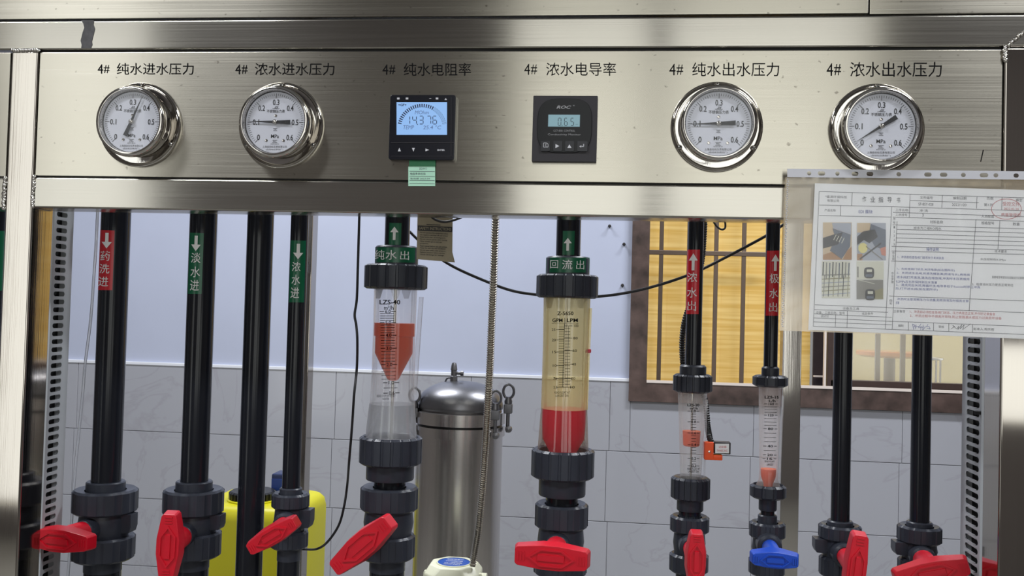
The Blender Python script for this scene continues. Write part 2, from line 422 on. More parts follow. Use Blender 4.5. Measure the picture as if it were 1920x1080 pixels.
YW = ROOM_BACK
zb = P(1100, 711, YW).z                                   # top of the tile wainscot
wx0 = P(1215, 600, YW).x; wx1 = P(1858, 650, YW).x; wz0 = P(1215, 716, YW).z - 0.004; wz1 = 2.35
def wall_with_holes(name, x0, x1, z0, z1, y0, y1, holes, m):
    mb = MB(); xs = sorted({x0, x1} | {h[0] for h in holes} | {h[1] for h in holes}); zs = sorted({z0, z1} | {h[2] for h in holes} | {h[3] for h in holes})
    for a, b_ in zip(xs, xs[1:]):
        for c, d in zip(zs, zs[1:]):
            mx, mz = (a + b_) / 2, (c + d) / 2
            if any(h[0] < mx < h[1] and h[2] < mz < h[3] for h in holes): continue
            mb.box(a, b_, y0, y1, c, d)
    return structure(mb.build(name, m, smooth=None))
wall_back = wall_with_holes('wall_back', ROOM_L, ROOM_R, 0, ROOM_H, YW, YW + 0.16, [(wx0, wx1, wz0, wz1)], MT['paint'])
wall_with_holes('wall_front', ROOM_L, ROOM_R, 0, ROOM_H, ROOM_FRONT - 0.2, ROOM_FRONT, WIN_FRONT, MT['roomwall'])
for nm, a, b_ in (('wall_left', ROOM_L - .1, ROOM_L), ('wall_right', ROOM_R, ROOM_R + .1)):
    structure(MB().box(a, b_, ROOM_FRONT - .2, YW + .16, 0, ROOM_H).build(nm, MT['roomwall'], smooth=None))
structure(MB().box(ROOM_L - .1, ROOM_R + .1, ROOM_FRONT - .2, YW + .16, -.1, 0).build('floor', MT['floor'], smooth=None))
structure(MB().box(ROOM_L - .1, ROOM_R + .1, ROOM_FRONT - .2, YW + .16, ROOM_H, ROOM_H + .1).build('ceiling', MT['ceil'], smooth=None))
# tiles of the wainscot: each tile a part of the wall
bed = MB()
rows = [(zb - 0.3 * (k + 1), zb - 0.3 * k) for k in range(4)] + [(0.0, zb - 1.2)]
tx0 = P(1690, 820, YW).x; tx1 = P(1405, 920, YW).x
tile_me = None
for k, (c, d) in enumerate(rows):
    off = (tx0 if k % 2 == 0 else tx1); n0 = math.floor((-2.6 - off) / 0.6); x = off + n0 * 0.6
    while x < 2.6:
        a, b_ = x, x + 0.6; x += 0.6
        for (p, q) in ([(a, b_)] if d <= P(1480, 765, YW).z or b_ < P(1182, 750, YW).x else [(a, min(b_, P(1182, 750, YW).x)), (max(a, P(1182, 750, YW).x), b_)]):
            if q - p < 0.02: continue
            dd = d
            if p >= P(1182, 750, YW).x - 0.01: dd = min(d, P(1182, 752, YW - .02).z)
            if dd - c < 0.02: continue
            t = MB().box(p + .0008, q - .0008, YW - 0.012, YW - 0.001, c + .0014, dd - .0014).build('tile', MT['tile'], wall_back, smooth=None, bevel=0.001, seg=1)
mbg = MB().box(-2.7, 2.9, YW - 0.006, YW - .0005, 0, zb - .3 * 0 - .002).build('tile_grout', MT['grout'], wall_back, smooth=None)
structure(mbg)
# the grout bed would cross the window: cut it to the solid wall below the sill
mbg.data.clear_geometry(); g_ = MB().box(-2.7, P(1182, 750, YW).x, YW - .006, YW - .0005, 0, zb - .002).box(P(1182, 750, YW).x, 2.9, YW - .006, YW - .0005, 0, wz0 - .03)
mbg.data.from_pydata(g_.v, [], g_.f)
structure(MB().box(-2.7, P(1182, 700, YW).x, YW - 0.016, YW, zb - .004, zb + 0.010).build('trim_1', mat('pale_tile_edge', (226, 228, 236), .3), smooth=None, bevel=.002))

# ------------------------------------------------------------------ window in the back wall
sx0 = P(1182, 600, YW - .03).x; sz0 = P(1182, 752, YW - .03).z
fi = P(1215, 600, YW - .03).x; fz = P(1215, 717, YW - .03).z
sur = MB()
sur.add([(sx0, YW - .03, sz0), (fi, YW - .03, fz), (fi, YW - .03, wz1), (sx0, YW - .03, wz1 + .08), (sx0, YW + .02, sz0), (fi, YW + .1, fz), (fi, YW + .1, wz1), (sx0, YW + .02, wz1 + .08)],
        [(0, 1, 2, 3), (1, 5, 6, 2), (0, 3, 7, 4)])
win = structure(sur.build('window_1', MT['stone'], smooth=None))
sill = MB(); xr = wx1 + .1
sill.add([(sx0, YW - .03, sz0), (xr, YW - .03, sz0), (xr, YW - .03, fz), (fi, YW - .03, fz), (fi, YW + .12, fz), (xr, YW + .12, fz), (sx0, YW, sz0), (xr, YW, sz0)],
         [(0, 1, 2, 3), (3, 2, 5, 4), (0, 6, 7, 1)])
structure(sill.build('window_sill', MT['stone'], win, smooth=None))
structure(MB().box(fi, xr, YW - .033, YW - .02, fz - .001, fz + .010).build('sill_edge', MT['stonelip'], win, smooth=None))
fr = MB(); mx_ = P(1556, 680, YW + .05).x; rail_z = P(1700, 716, YW + .05).z
fr.box(mx_ - .014, mx_ + .020, YW + .03, YW + .08, fz, wz1).box(mx_, xr, YW + .03, YW + .08, fz, rail_z).box(fi, xr, YW + .03, YW + .08, wz1 - .05, wz1)
fr.box(xr - .1, xr, YW + .03, YW + .08, fz, wz1)
structure(fr.build('window_frame', MT['alu'], win, smooth=None, bevel=.002))
structure(MB().box(mx_ - .028, mx_ - .020, YW + .03, YW + .05, fz, wz1).build('glazing_bead', MT['stonelip'], win, smooth=None))
structure(MB().box(mx_ + .02, xr - .1, YW + .05, YW + .054, rail_z, wz1 - .05).build('pane', clear('hazy_pane', None, .76, rough=.1, fill=(235, 230, 215), spec_mix=.06), win, smooth=None))
# dark post seen between the blind and the mullion, with its pale rail
gg = thing('window_guard', 'grey metal burglar bars crossing the window behind the pipes', 'bars', (P(1300, 700, YW + .12).x, YW + .12, wz0))
MT['bar'] = mat('grey_bar_paint', (104, 88, 76), .4, 0.3)
for q in (1238, 1290, 1341, 1393):
    x = P(q, 560, YW + .12).x
    MB().box(x - .009, x + .009, YW + .112, YW + .128, fz, wz1).build('bar', MT['bar'], gg, smooth=None, bevel=.002)
for q in (1645, 1692):
    x = P(q, 690, YW + .14).x
    MB().box(x - .010, x + .010, YW + .132, YW + .148, fz, wz1).build('bar', MT['bar'], gg, smooth=None, bevel=.002)
z = P(1320, 475, YW + .12).z
MB().box(fi, P(1440, 600, YW + .12).x, YW + .110, YW + .130, z - .010, z + .010).build('crossbar', MT['bar'], gg, smooth=None, bevel=.002)
# golden blind outside the bars: fine ribs
m = bpy.data.materials.new('golden_reed_blind'); m.use_nodes = True; nt = m.node_tree; nt.nodes.clear(); MT['blind'] = m
o_ = nt.nodes.new('ShaderNodeOutputMaterial'); t1 = nt.nodes.new('ShaderNodeBsdfTranslucent'); d1 = nt.nodes.new('ShaderNodeBsdfDiffuse'); mm = nt.nodes.new('ShaderNodeMixShader')
tc = nt.nodes.new('ShaderNodeTexCoord'); mp = nt.nodes.new('ShaderNodeMapping'); mp.inputs['Scale'].default_value = (2.5, 1, 70); nz = nt.nodes.new('ShaderNodeTexNoise'); nz.inputs['Scale'].default_value = 1
cr = nt.nodes.new('ShaderNodeValToRGB'); cr.color_ramp.elements[0].position = .35; cr.color_ramp.elements[0].color = lin((222, 180, 100)); cr.color_ramp.elements[1].position = .65; cr.color_ramp.elements[1].color = lin((240, 206, 134))
for a_, b_ in ((tc.outputs['Object'], mp.inputs[0]), (mp.outputs[0], nz.inputs[0]), (nz.outputs['Fac'], cr.inputs[0]), (cr.outputs[0], t1.inputs[0]), (cr.outputs[0], d1.inputs[0]), (t1.outputs[0], mm.inputs[1]), (d1.outputs[0], mm.inputs[2]), (mm.outputs[0], o_.inputs[0])): nt.links.new(a_, b_)
mm.inputs[0].default_value = .45
yb = YW + .2
bl = thing('reed_blind', 'golden ribbed blind hanging behind the window bars', 'blind', (P(1330, 700, yb).x, yb, wz0 - .05))
edges = [1190, 1250, 1297, 1352, 1402, 1449, 1520]
for a, b_ in zip(edges, edges[1:]):
    xa, xb_ = P(a, 580, yb).x, P(b_, 580, yb).x + .001; mb = MB(); vs = []; n = 150
    for i in range(n + 1):
        zz = wz0 - .05 + (wz1 - wz0 + .1) * i / n; w = .003 * (i % 2)
        vs += [(xa, yb + w, zz), (xb_, yb + w, zz)]
    mb.add(vs, [(2 * i, 2 * i + 1, 2 * i + 3, 2 * i + 2) for i in range(n)]).build('blind_strip', MT['blind'], bl, smooth=80)
tag(MB().box(P(1522, 680, yb).x, P(1550, 680, yb).x, yb - .02, yb + .05, wz0 - .1, wz1 + .1).build('timber_post', mat('dark_timber', (58, 46, 50), .4, noise=.4, nscale=12), smooth=None, bevel=.004), 'dark post outside between the golden blind and the hazy pane', 'post')
tag(MB().box(P(1522, 700, yb).x, P(1550, 700, yb).x, yb - .05, yb - .03, P(1530, 704, yb).z - .004, P(1530, 704, yb).z + .003).build('pale_strip', MT['stonelip'], smooth=None), 'short pale strip across the dark post outside', 'strip')
# beyond the hazy pane: pale yellow wall; table and stool imitate the pane's reflection
tag(MB().box(P(1560, 650, 5).x - .8, P(1900, 650, 5).x + 1.2, 5.0, 5.1, -.1, 3.2).build('yard_wall', mat('pale_yellow_render', (250, 228, 165), .7, noise=.06, nscale=2), smooth=None), 'pale yellow wall seen through the hazy pane', 'wall')['kind'] = 'structure'
structure(MB().box(ROOM_L, ROOM_R, YW + .16, 5.1, -.1, 0).build('ground', MT['floor'], smooth=None))
tp = P(1668, 664, 3.9)
tb = thing('reflection_table', 'round orange wooden table added outside as the reflection in the hazy pane', 'table', (tp.x, tp.y, 0))
r_ = 62 / S(1668, 664, 3.9)
MB().lathe([(0, 0.0), (r_ * .8, 0.0), (r_, 0.012), (r_, .03), (r_ * .97, .036), (0, .036)], tp - Vector((0, 0, .018)), n=40).build('tabletop', mat('varnished_orange_wood', (236, 150, 70), .15, noise=.2, nscale=8), tb)
MB().lathe([(.18, 0), (.18, .03), (.03, .06), (.03, tp.z - .02)], (tp.x, tp.y, 0), n=20).build('pedestal', MT['bar'], tb)
sp_ = P(1738, 672, 3.6); ch = thing('reflection_stool', 'wire stool with ring seat added outside as a reflection in the hazy pane', 'stool', (sp_.x, sp_.y, 0))
rs = 28 / S(1738, 672, 3.6)
ring = [(sp_.x + rs * cos(t * pi / 12), sp_.y + rs * sin(t * pi / 12), sp_.z) for t in range(25)]
MB().tube(ring, .007, 8, cap=False).build('seat_ring', MT['chrome'], ch)
for t in (0.6, 2.2, 3.8, 5.4): MB().tube([(sp_.x + rs * cos(t), sp_.y + rs * sin(t), sp_.z), (sp_.x + rs * .9 * cos(t), sp_.y + rs * .9 * sin(t), 0)], .006, 6).build('leg', MT['chrome'], ch)
# wall plugs with stains left of the window
for q, (px, py) in enumerate(((1170, 458), (1167, 535), (1143, 424))):
    p = P(px, py, YW)
    o = MB().lathe([(.006, 0), (.007, -.004), (.003, -.010), (.004, -.03), (0, -.03)], (p.x, YW, p.z), 'y', 10).build('wall_plug', mat('rusty_plug', (40, 36, 34), .7))
    tag(o, ['upper rusty wall plug left of the window frame', 'lower rusty wall plug left of the window frame', 'small wall plug high up by the window beside the steel rail'][q], 'plug', 'rusty plugs in the wall')
LL = ['tube light housing under the ceiling, front row towards the left wall', 'tube light housing under the ceiling, front row towards the right wall',
      'tube light housing under the ceiling, rear row towards the left wall', 'tube light housing under the ceiling, rear row towards the right wall']
for (x, y), s__ in zip(LAMPS, LL):
    g = thing('ceiling_lamp', s__, 'lamp', (x, y, 3.7), 'ceiling tube lights')
    MB().box(x - .62, x + .62, y - .14, y + .14, 3.70, 3.76).build('lamp_housing', MT['white'], g, smooth=None)
    MB().box(x - .01, x + .01, y - .01, y + .01, 3.76, ROOM_H).build('hanger', MT['white'], g, smooth=None)

# ------------------------------------------------------------------ steel frame of the water plant
frame = thing('equipment_frame', 'welded square-tube stainless steel frame carrying the gauges and pipes', 'frame', (0, 0, 0))
uvx = lambda c: (c.z, c.x)          # tangent across the horizontal grain
YF = -0.002; TD = 0.058
lx1 = (P(74, 95, YF).x + P(60.5, 400, YF).x + P(30, 1060, YF).x) / 3; lx0 = lx1 - .0465
rx0 = (P(1887, 110, YF).x + P(1869, 1000, YF).x) / 2; rx1 = rx0 + .055
zt_rail = P(900, 33, YF).z; zb_rail = P(900, 91.5, YF).z
zt_low = P(800, 340.5, YF).z; zb_low = P(800, 401, YF).z
def tubebox(name, x0, x1, z0, z1, m, uv=None, y0=YF, y1=YF + TD):
    return MB().box(x0, x1, y0, y1, z0, z1).build(name, m, frame, smooth=40, bevel=.0035, seg=3, uv=uv)
tubebox('upright', lx0, lx1, 0, zb_rail - .001, MT['tube_v'])
tubebox('upright', rx0, rx1, 0, zb_rail, MT['tube_v'])
tubebox('top_rail', -1.6, rx1, zb_rail + .001, zt_rail, MT['tube'], uvx)
tubebox('lower_rail', lx1 + .001, rx0 - .001, zb_low, zt_low, MT['tube'], uvx)
# rear uprights
for q, (a, y) in enumerate(((1497.0, 1000), (566, 1045))):
    x = P(a, y, 1.2).x
    MB().box(x - .05, x, 1.2, 1.25, 0, 2.2).build('rear_upright', MT['chrome'] if q == 0 else MT['tube_v'], frame, smooth=40, bevel=.003)
def weld(p0, p1, n, r, seed):
    rnd = random.Random(seed); mb = MB()
    for i in range(n):
        t = i / (n - 1); p = Vector(p0).lerp(Vector(p1), t)
        mb.ball(p + Vector((rnd.uniform(-.0008, .0008), 0, rnd.uniform(-.0008, .0008))), (r * rnd.uniform(.8, 1.25), r * .7, r * rnd.uniform(.8, 1.25)), 8)
    o = mb.build('weld_bead', MT['chrome'], frame, smooth=60); o['kind'] = 'stuff'; return o
weld((lx0 + .002, YF, zb_rail), (lx1, YF, zb_rail), 15, .0034, 1)
weld((lx1 + .0005, YF, zb_low + .001), (lx1 + .0005, YF, zt_low), 15, .0036, 2)
weld((rx0 + .001, YF, zb_rail), (rx1 + .002, YF, zb_rail + .050), 14, .0034, 3)
weld((rx0 + .001, YF, zb_rail - .002), (rx0 + .001, YF, zb_rail - .018), 7, .004, 4)
weld((lx0 - .002, YF, P(8, 335, YF).z), (lx0 - .002, YF, P(8, 390, YF).z), 15, .0036, 5)

# instrument panel and headers
sm = MB(); rnd = random.Random(9)  # dark streak painted on the top rail in place of a cable reflection
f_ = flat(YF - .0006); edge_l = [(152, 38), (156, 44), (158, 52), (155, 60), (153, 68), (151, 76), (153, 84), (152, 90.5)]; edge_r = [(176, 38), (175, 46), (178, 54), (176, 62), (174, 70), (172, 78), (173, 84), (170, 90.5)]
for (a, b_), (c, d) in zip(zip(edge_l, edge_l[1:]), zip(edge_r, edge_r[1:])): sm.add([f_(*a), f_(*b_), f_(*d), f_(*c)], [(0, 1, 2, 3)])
sm.build('painted_reflection', mat('dark_reflection_paint', (84, 82, 84), .6, noise=.5, nscale=60), [o for o in frame.children if o.name.startswith('top_rail')][0], smooth=None)
panel = thing('instrument_panel', 'brushed stainless panel engraved with black captions holding gauges and meters', 'panel', (0, 0, zt_low))
MB().box(lx1 + .0012, rx0 - .0015, 0.0, .012, zt_low + .0022, zb_rail - .0028).build('panel_sheet', MT['panel'], panel, smooth=40, bevel=.0012, uv=uvx)
gp = MB()  # dark strips set into the panel gaps to paint their shade lines
gp.box(lx1, rx0, .003, .010, zt_low - .0005, zt_low + .003).box(lx1, rx0, .003, .010, zb_rail - .0035, zb_rail + .001).box(lx1 - .001, lx1 + .0018, .003, .010, zt_low, zb_rail).box(rx0 - .0022, rx0 + .001, .003, .010, zt_low, zb_rail)
gp.build('gap_shade_strip', MT['dark'], panel, smooth=None)
MB().box(-1.6, rx1 + .3, .006, .012, zt_rail - .001, zt_rail + .0014).build('gap_shade_strip', MT['dark'], frame, smooth=None)  # same painted shade line in the gap under the header
cap = MB(); fp = flat(-.0004)
for nx0, nx1, tx_0, tx_1, y0, y1, body in ((183, 205, 219, 363, 118, 140, '纯水进水压力'), (441, 464, 478, 627, 118, 141, '浓水进水压力'), (717, 741, 757, 883, 118, 142, '纯水电阻率'),
                                            (983, 1007, 1024, 1155, 117, 142, '浓水电导率'), (1255, 1281, 1298, 1461, 117, 143, '纯水出水压力'), (1550, 1577, 1594, 1766, 116, 144, '浓水出水压力')):
    text(cap, '4', nx0, y0 + 2.5, nx0 + (nx1 - nx0) * .45, y1 - 2, fp, bold=.0); text(cap, '#', nx0 + (nx1 - nx0) * .52, y0 + 4, nx1, y1 - 3, fp, bold=.0)
    text(cap, body, tx_0, y0, tx_1, y1, fp, bold=.0)
cap.line(1839, 303, 1844, 281, 1.6, fp)
o = cap.build('engraved_lettering', MT['print'], panel, smooth=None); o['kind'] = 'stuff'
o = MB().box(-1.6, P(1629, 20, YF).x, YF + .001, .05, zt_rail + .0028, zt_rail + .24).build('header_panel', MT['panel'], smooth=40, bevel=.0015, uv=uvx); tag(o, 'long brushed steel header panel above the top rail', 'panel', 'header panels')
o = MB().box(P(1630.5, 20, YF).x, 1.2, YF + .001, .05, zt_rail + .0015, zt_rail + .24).build('header_panel', MT['panel'], smooth=40, bevel=.0015, uv=uvx); tag(o, 'short header panel section at the right end above the top rail', 'panel', 'header panels')
o = MB().box(-1.6, lx0 - .002, 0, .012, P(8, 331, 0).z, zb_rail - .003).build('side_sheet', MT['panel'], smooth=40, bevel=.0012, uv=uvx); tag(o, 'edge of the neighbouring brushed steel panel left of the upright', 'panel')
o = MB().box(-1.6, lx0 - .002, YF, YF + TD, P(8, 390, YF).z, P(8, 333, YF).z).build('neighbouring_rail', MT['tube'], smooth=40, bevel=.003, uv=uvx); tag(o, 'end of the neighbouring steel rail welded left of the upright', 'rail')

# slotted wiring ducts fixed behind the uprights
def duct(px_front, Yf, Yb, xface, side, zp0, pitch, label, nslot):
    d = thing('wiring_duct', label, 'duct', (xface, Yf, 0), 'slotted wiring ducts')
    mb = MB(); L = Yb - Yf; fn = lambda y, z: Vector((xface, y, z))
    a = L * .40; z = zp0 + pitch * 6
    n = nslot + 30
    for i in range(n):
        zc = z - i * pitch
        if zc < .3: break
        mb.holed(Yf, zc - pitch / 2, Yb, zc + pitch / 2, Yf + L * .52, zc, L * .42, pitch * .31, fn)
    top = z + pitch / 2; bot = zc + pitch / 2
    mb.quad(Yf, bot, Yb, 0.0, fn)
    mb.build('slotted_side', MT['duct'], d, smooth=None, solid=.0012 * side)
    mb = MB().box(min(xface, xface + side * .045), max(xface, xface + side * .045), Yb, Yb + .0015, 0, top)
    mb.box(xface - side * .0005, xface + side * .002, Yb, Yb + .018, 0, top).box(xface - side * .003, xface + side * .003, Yf - .006, Yf, 0, top)
    mb.build('duct_edge', MT['duct'], d, smooth=None)
    MB().box(min(xface + side * .01, xface + side * .044), max(xface + side * .01, xface + side * .044), Yf, Yb - .001, 0, top).build('duct_shade_box', MT['dark'], d, smooth=None)  # dark box that paints in the shade inside the duct
    return d
Yf = .130; xl = P(103, 405, Yf).x; zt_ = P(115, 402.7, .149).z; zbt = P(100, 715, .149).z
duct(103, Yf, .168, xl, -1, zt_, (zt_ - zbt) / 21, 'slotted grey wiring duct along the left upright beside the clear hose', 55)
Yf = .130; xr_ = P(1843, 620, Yf).x; zt_ = P(1828, 640, .158).z; zbt = P(1826, 640 + 16.85 * 7, .158).z
duct(1843, Yf, .190, xr_, 1, zt_, (zt_ - zbt) / 7, 'slotted grey wiring duct along the right upright below the paper sleeve', 55)
t_ = P(1840, 774, .127)
tag(MB().box(xr_ - .012, xr_ + .001, .125, .129, t_.z - .003, t_.z + .003).build('cable_tie', MT['rubber'], smooth=None, bevel=.001), 'short black cable tie on the right wiring duct', 'tie')

# ------------------------------------------------------------------ pressure gauges
def gauge(px, py, ang, label, gid):
    c = P(px, py, 0); g = thing('pressure_gauge', label, 'gauge', c, 'pressure gauges on the panel')
    C = (c.x, 0, c.z)
    MB().lathe([(.050, -.004), (.0545, -.0035), (.060, -.0022), (.064, -.003), (.0655, -.0055), (.067, -.0045), (.067, -.0002), (.050, -.0002)], C, 'y', 64, cap=False).build('flange', MT['chrome'], g, smooth=60)
    MB().lathe([(.0505, -.001), (.0505, -.022)], C, 'y', 56, cap=False).build('case', MT['chrome'], g)
    MB().lathe([(.0505, -.022), (.0545, -.0225), (.0555, -.025), (.0555, -.031), (.0545, -.0345), (.052, -.0365), (.0495, -.0365), (.0480, -.034), (.0476, -.0255), (.0505, -.0235)], C, 'y', 64, cap=False).build('bezel', MT['chrome'], g, smooth=50)
    MB().lathe([(0.0, -.0338), (.0482, -.0338)], C, 'y', 48, cap=False).build('glass', MT['glass'], g)
    MB().lathe([(0.0, -.0262), (.0478, -.0262), (.0478, -.024), (0, -.024)], C, 'y', 48).build('dial', MT['dial'], g)
    MB().lathe([(.0470, -.0275), (.0478, -.0275), (.0478, -.0262), (.0470, -.0262)], C, 'y', 48, cap=False).build('gasket', MT['rubber'], g)
    pr = MB(); R = .0465
    fn = lambda u, v: Vector((C[0] + u * R, -.0266, C[2] - v * R))
    for i in range(61):
        a = radians(225 - 4.5 * i); big = i % 10 == 0; mid = i % 5 == 0
        r0 = .80 if big else (.86 if mid else .875); pr.line(cos(a) * .95, -sin(a) * .95, cos(a) * r0, -sin(a) * r0, .016 if big else .012, fn)
    for i, tx in enumerate(('0', '0.1', '0.2', '0.3', '0.4', '0.5', '0.6')):
        a = radians(225 - 45 * i); w = .045 if i == 0 else .10; u, v = cos(a) * .665, -sin(a) * (.69 if i in (0, 6) else .66)
        if i in (0, 6): v = .50; u = -.56 if i == 0 else .50
        if i in (2, 4): u *= 1.03
        text(pr, tx, u - w * 1.12, v - .095, u + w * 1.12, v + .095, fn, bold=.014)
    text(pr, '不锈钢压力表', -.31, -.42, .31, -.31, fn, bold=.006)
    text(pr, 'ZS', -.06, -.53, .06, -.47, fn, bold=.02, slant=.03); pr.line(-.12, -.455, .12, -.455, .012, fn)
    text(pr, 'MPa', -.135, .40, .135, .52, fn, bold=.006)
    text(pr, 'MC', -.06, .60, .06, .66, fn); pr.line(-.09, .585, .09, .585, .01, fn); pr.line(-.09, .675, .09, .675, .01, fn)
    text(pr, 'CMC', -.05, .215, .05, .265, fn); pr.line(-.07, .20, .07, .20, .01, fn); pr.line(-.07, .28, .07, .28, .01, fn)
    text(pr, '0020108-01', -.14, .70, .14, .735, fn)
    text(pr, '上海自动化仪表有限公司', -.41, .77, .41, .845, fn); text(pr, '(自动化仪表四厂)', -.29, .87, .29, .935, fn)
    pr.build('dial_print', MT['ink'], [o for o in g.children if o.name.startswith('dial')][0], smooth=None)
    sc = MB()
    for u, v in ((-.29, .60), (.29, .60), (0, -.22)): p = fn(u, v); sc.lathe([(0, -.0012), (.0017, -.0010), (.0024, 0)], (p.x, -.0262, p.z), 'y', 12)
    sc.build('dial_screw', MT['chrome'], g); 
    # pointer
    ca, sa = cos(ang), sin(ang)
    def pf(u, v): return Vector((C[0] + (u * ca - v * sa) * R, -.0295, C[2] + (u * sa + v * ca) * R))
    pm = MB(); pts = [(.95, 0), (.1, .040), (0, .055), (-.1, .05), (-.52, .075), (-.52, -.075), (-.1, -.05), (0, -.055), (.1, -.040)]
    k = len(pts); fr_ = [pf(*p) for p in pts]; bk = [p + Vector((0, .0006, 0)) for p in fr_]
    pm.add(fr_ + bk, [tuple(range(k)), tuple(range(k, 2 * k))[::-1]] + [(i, (i + 1) % k, k + (i + 1) % k, k + i) for i in range(k)])
    pm.build('pointer', MT['ink'], g, smooth=None)
    MB().lathe([(0, -.0325), (.0022, -.0322), (.0036, -.031), (.0038, -.0264), (0, -.0264)], C, 'y', 20).build('pointer_hub', MT['chrome'], g)
    for a in (90, 210, 330):
        x, z = C[0] + .0615 * cos(radians(a)), C[2] + .0615 * sin(radians(a))
        b_ = MB().lathe([(0, -.0085), (.002, -.008), (.0036, -.006), (.004, -.003), (.004, -.002), (0, -.002)], (x, 0, z), 'y', 14).build('screw', MT['chrome'], g)
        MB().box(x - .0024, x + .0024, -.0088, -.0080, z - .0004, z + .0004).box(x - .0004, x + .0004, -.0088, -.0080, z - .0024, z + .0024).build('screw_slot', MT['ink'], b_, smooth=None)
    return g
gauge(264, 235, radians(90 - 22.8), 'pressure gauge reading just past 0.3, under the first caption from the left', 0)
gauge(528, 236, radians(179), 'pressure gauge with pointer level at 0.1, left of the blue-lit meter', 1)
gauge(1343, 239, radians(182), 'pressure gauge with pointer at 0.1, right of the charcoal meter', 2)
gauge(1642, 244, radians(213), 'pressure gauge with pointer at zero, above the paper sleeve', 3)

# ------------------------------------------------------------------ meters
def rr(x0, z0, x1, z1, r, n=5):
    out = []
    for cx, cz, a0 in ((x1 - r, z1 - r, 0), (x0 + r, z1 - r, 90), (x0 + r, z0 + r, 180), (x1 - r, z0 + r, 270)):
        for i in range(n + 1): a = radians(a0 + 90 * i / n); out.append((cx + r * cos(a), cz + r * sin(a)))
    return out
def meterbox(fn_px, Yf):
    a = P(fn_px[0], fn_px[1], Yf); b_ = P(fn_px[2], fn_px[3], Yf); return a.x, b_.z, b_.x, a.z
# resistivity meter with blue display
Yf = -.012; x0, z0, x1, z1 = meterbox((731.5, 177.5, 851.5, 300.5), Yf)
g = thing('digital_meter', 'black square meter with lit blue display reading 14.376', 'meter', ((x0 + x1) / 2, 0, z0))
MB().prism(rr(x0, z0, x1, z1, .004), Yf, 0).build('housing', MT['black'], g, smooth=30, bevel=.0012)
k = lambda u, v: P(720 + u / 5.4, 160 + v / 5.4, Yf - .0008)
def fn5(u, v): return k(u, v)
MB().quad(127, 170, 638, 502, lambda u, v: P(720 + u / 5.4, 160 + v / 5.4, Yf - .0004)).build('display', MT['lcd'], g, smooth=None)
dp = MB(); dp2 = MB()
for i in range(29):
    a = radians(167 - i * (154 / 28)); c_, s_ = cos(a), sin(a); cx, cy = 385, 436
    pts = [(cx + c_ * 249 - s_ * 6.5, cy - s_ * 249 - c_ * 6.5), (cx + c_ * 249 + s_ * 6.5, cy - s_ * 249 + c_ * 6.5), (cx + c_ * 213 + s_ * 5, cy - s_ * 213 + c_ * 5), (cx + c_ * 213 - s_ * 5, cy - s_ * 213 - c_ * 5)]
    if i < 20: dp.poly(pts, fn5)
    else:
        for p, q in zip(pts, pts[1:] + pts[:1]): dp.line(p[0], p[1], q[0], q[1], 2.2, fn5)
text(dp, '+GF+', 143, 186, 228, 210, fn5, bold=.03)
for ch_, xx in (('1', 224), ('4', 290), ('3', 358), ('7', 436), ('6', 495)): digit(dp, ch_, xx, 312, xx + 38, 392, 7, fn5)
dp.quad(334, 390, 343, 400, fn5)
text(dp2, 'MOhm', 312, 255, 450, 293, fn5, slant=6); text(dp2, 'TEMP', 190, 405, 300, 445, fn5, slant=6); text(dp2, '25.4 °C', 396, 405, 574, 445, fn5, slant=6)
disp = [o for o in g.children if o.name.startswith('display')][0]
dp.build('display_digits', MT['lcdink'], disp, smooth=None); dp2.build('display_caption', MT['lcdink2'], disp, smooth=None)
ic = MB(); ic.poly([(140, 668), (155, 632), (171, 668)], fn5).poly([(283, 634), (312, 634), (298, 672)], fn5).poly([(420, 640), (458, 654), (420, 668)], fn5)
text(ic, 'ENTER', 541, 646, 615, 664, fn5, bold=.02)
for u in (145, 233, 537): ic.quad(u - 13, 124, u + 13, 143, fn5)
ic.quad(458, 131, 478, 136, fn5).poly([(612, 148), (625, 128), (638, 148)], fn5)
o = ic.build('key_legends', MT['iconw'], g, smooth=None); o['kind'] = 'stuff'
MB().quad(68, 578, 712, 583, fn5).quad(68, 716, 700, 719, fn5).quad(678, 120, 682, 720, fn5).build('faceplate_seam', MT['charcoal'], g, smooth=None)
# conductivity meter
Yf = -.010; A_, B_, C_, D_ = P(1000, 179, Yf), P(1121, 178.5, Yf), P(1118.5, 304, Yf), P(997.5, 304, Yf)
x0, x1, z0, z1 = A_.x, B_.x, C_.z, A_.z
g = thing('digital_meter', 'charcoal square meter with pale display reading 0.65', 'meter', ((x0 + x1) / 2, 0, z0))
MB().prism([(x0, z0), (x1, z0), (x1, z1), (x0, z1)], Yf, 0).build('housing', MT['charcoal'], g, smooth=30, bevel=.0012)
w = x1 - x0; h = z1 - z0; cx, cz = (x0 + x1) / 2, (z0 + z1) / 2
def fr7(Y): return lambda u, v: Vector((x0 + (u - 108 + 10) / 872 * w, Y, z1 - (v - 100) / 900 * h))
def sup(cx, cy, a, b, n, N=40):
    return [(cx + a * (abs(cos(t)) ** (2 / n)) * (1 if cos(t) > 0 else -1), cy + b * (abs(sin(t)) ** (2 / n)) * (1 if sin(t) > 0 else -1)) for t in [2 * pi * i / N for i in range(N)]]
f7 = fr7(0)
pl = [(f7(u, v).x, f7(u, v).z) for u, v in sup(532, 510, 372, 375, 3.4)]
MB().prism(pl, Yf - .0015, Yf + .001, inset=.001).build('faceplate', MT['gloss'], g, smooth=60)
f7 = fr7(Yf - .0021); f8 = fr7(Yf - .0026)
MB().quad(310, 365, 737, 527, f7).build('display', MT['lcd2'], g, smooth=None)
disp = [o for o in g.children if o.name.startswith('display')][0]
dd = MB()
for ch_, xx in (('0', 446), ('6', 530), ('5', 616)): digit(dd, ch_, xx, 412, xx + 38, 512, 8, f8)
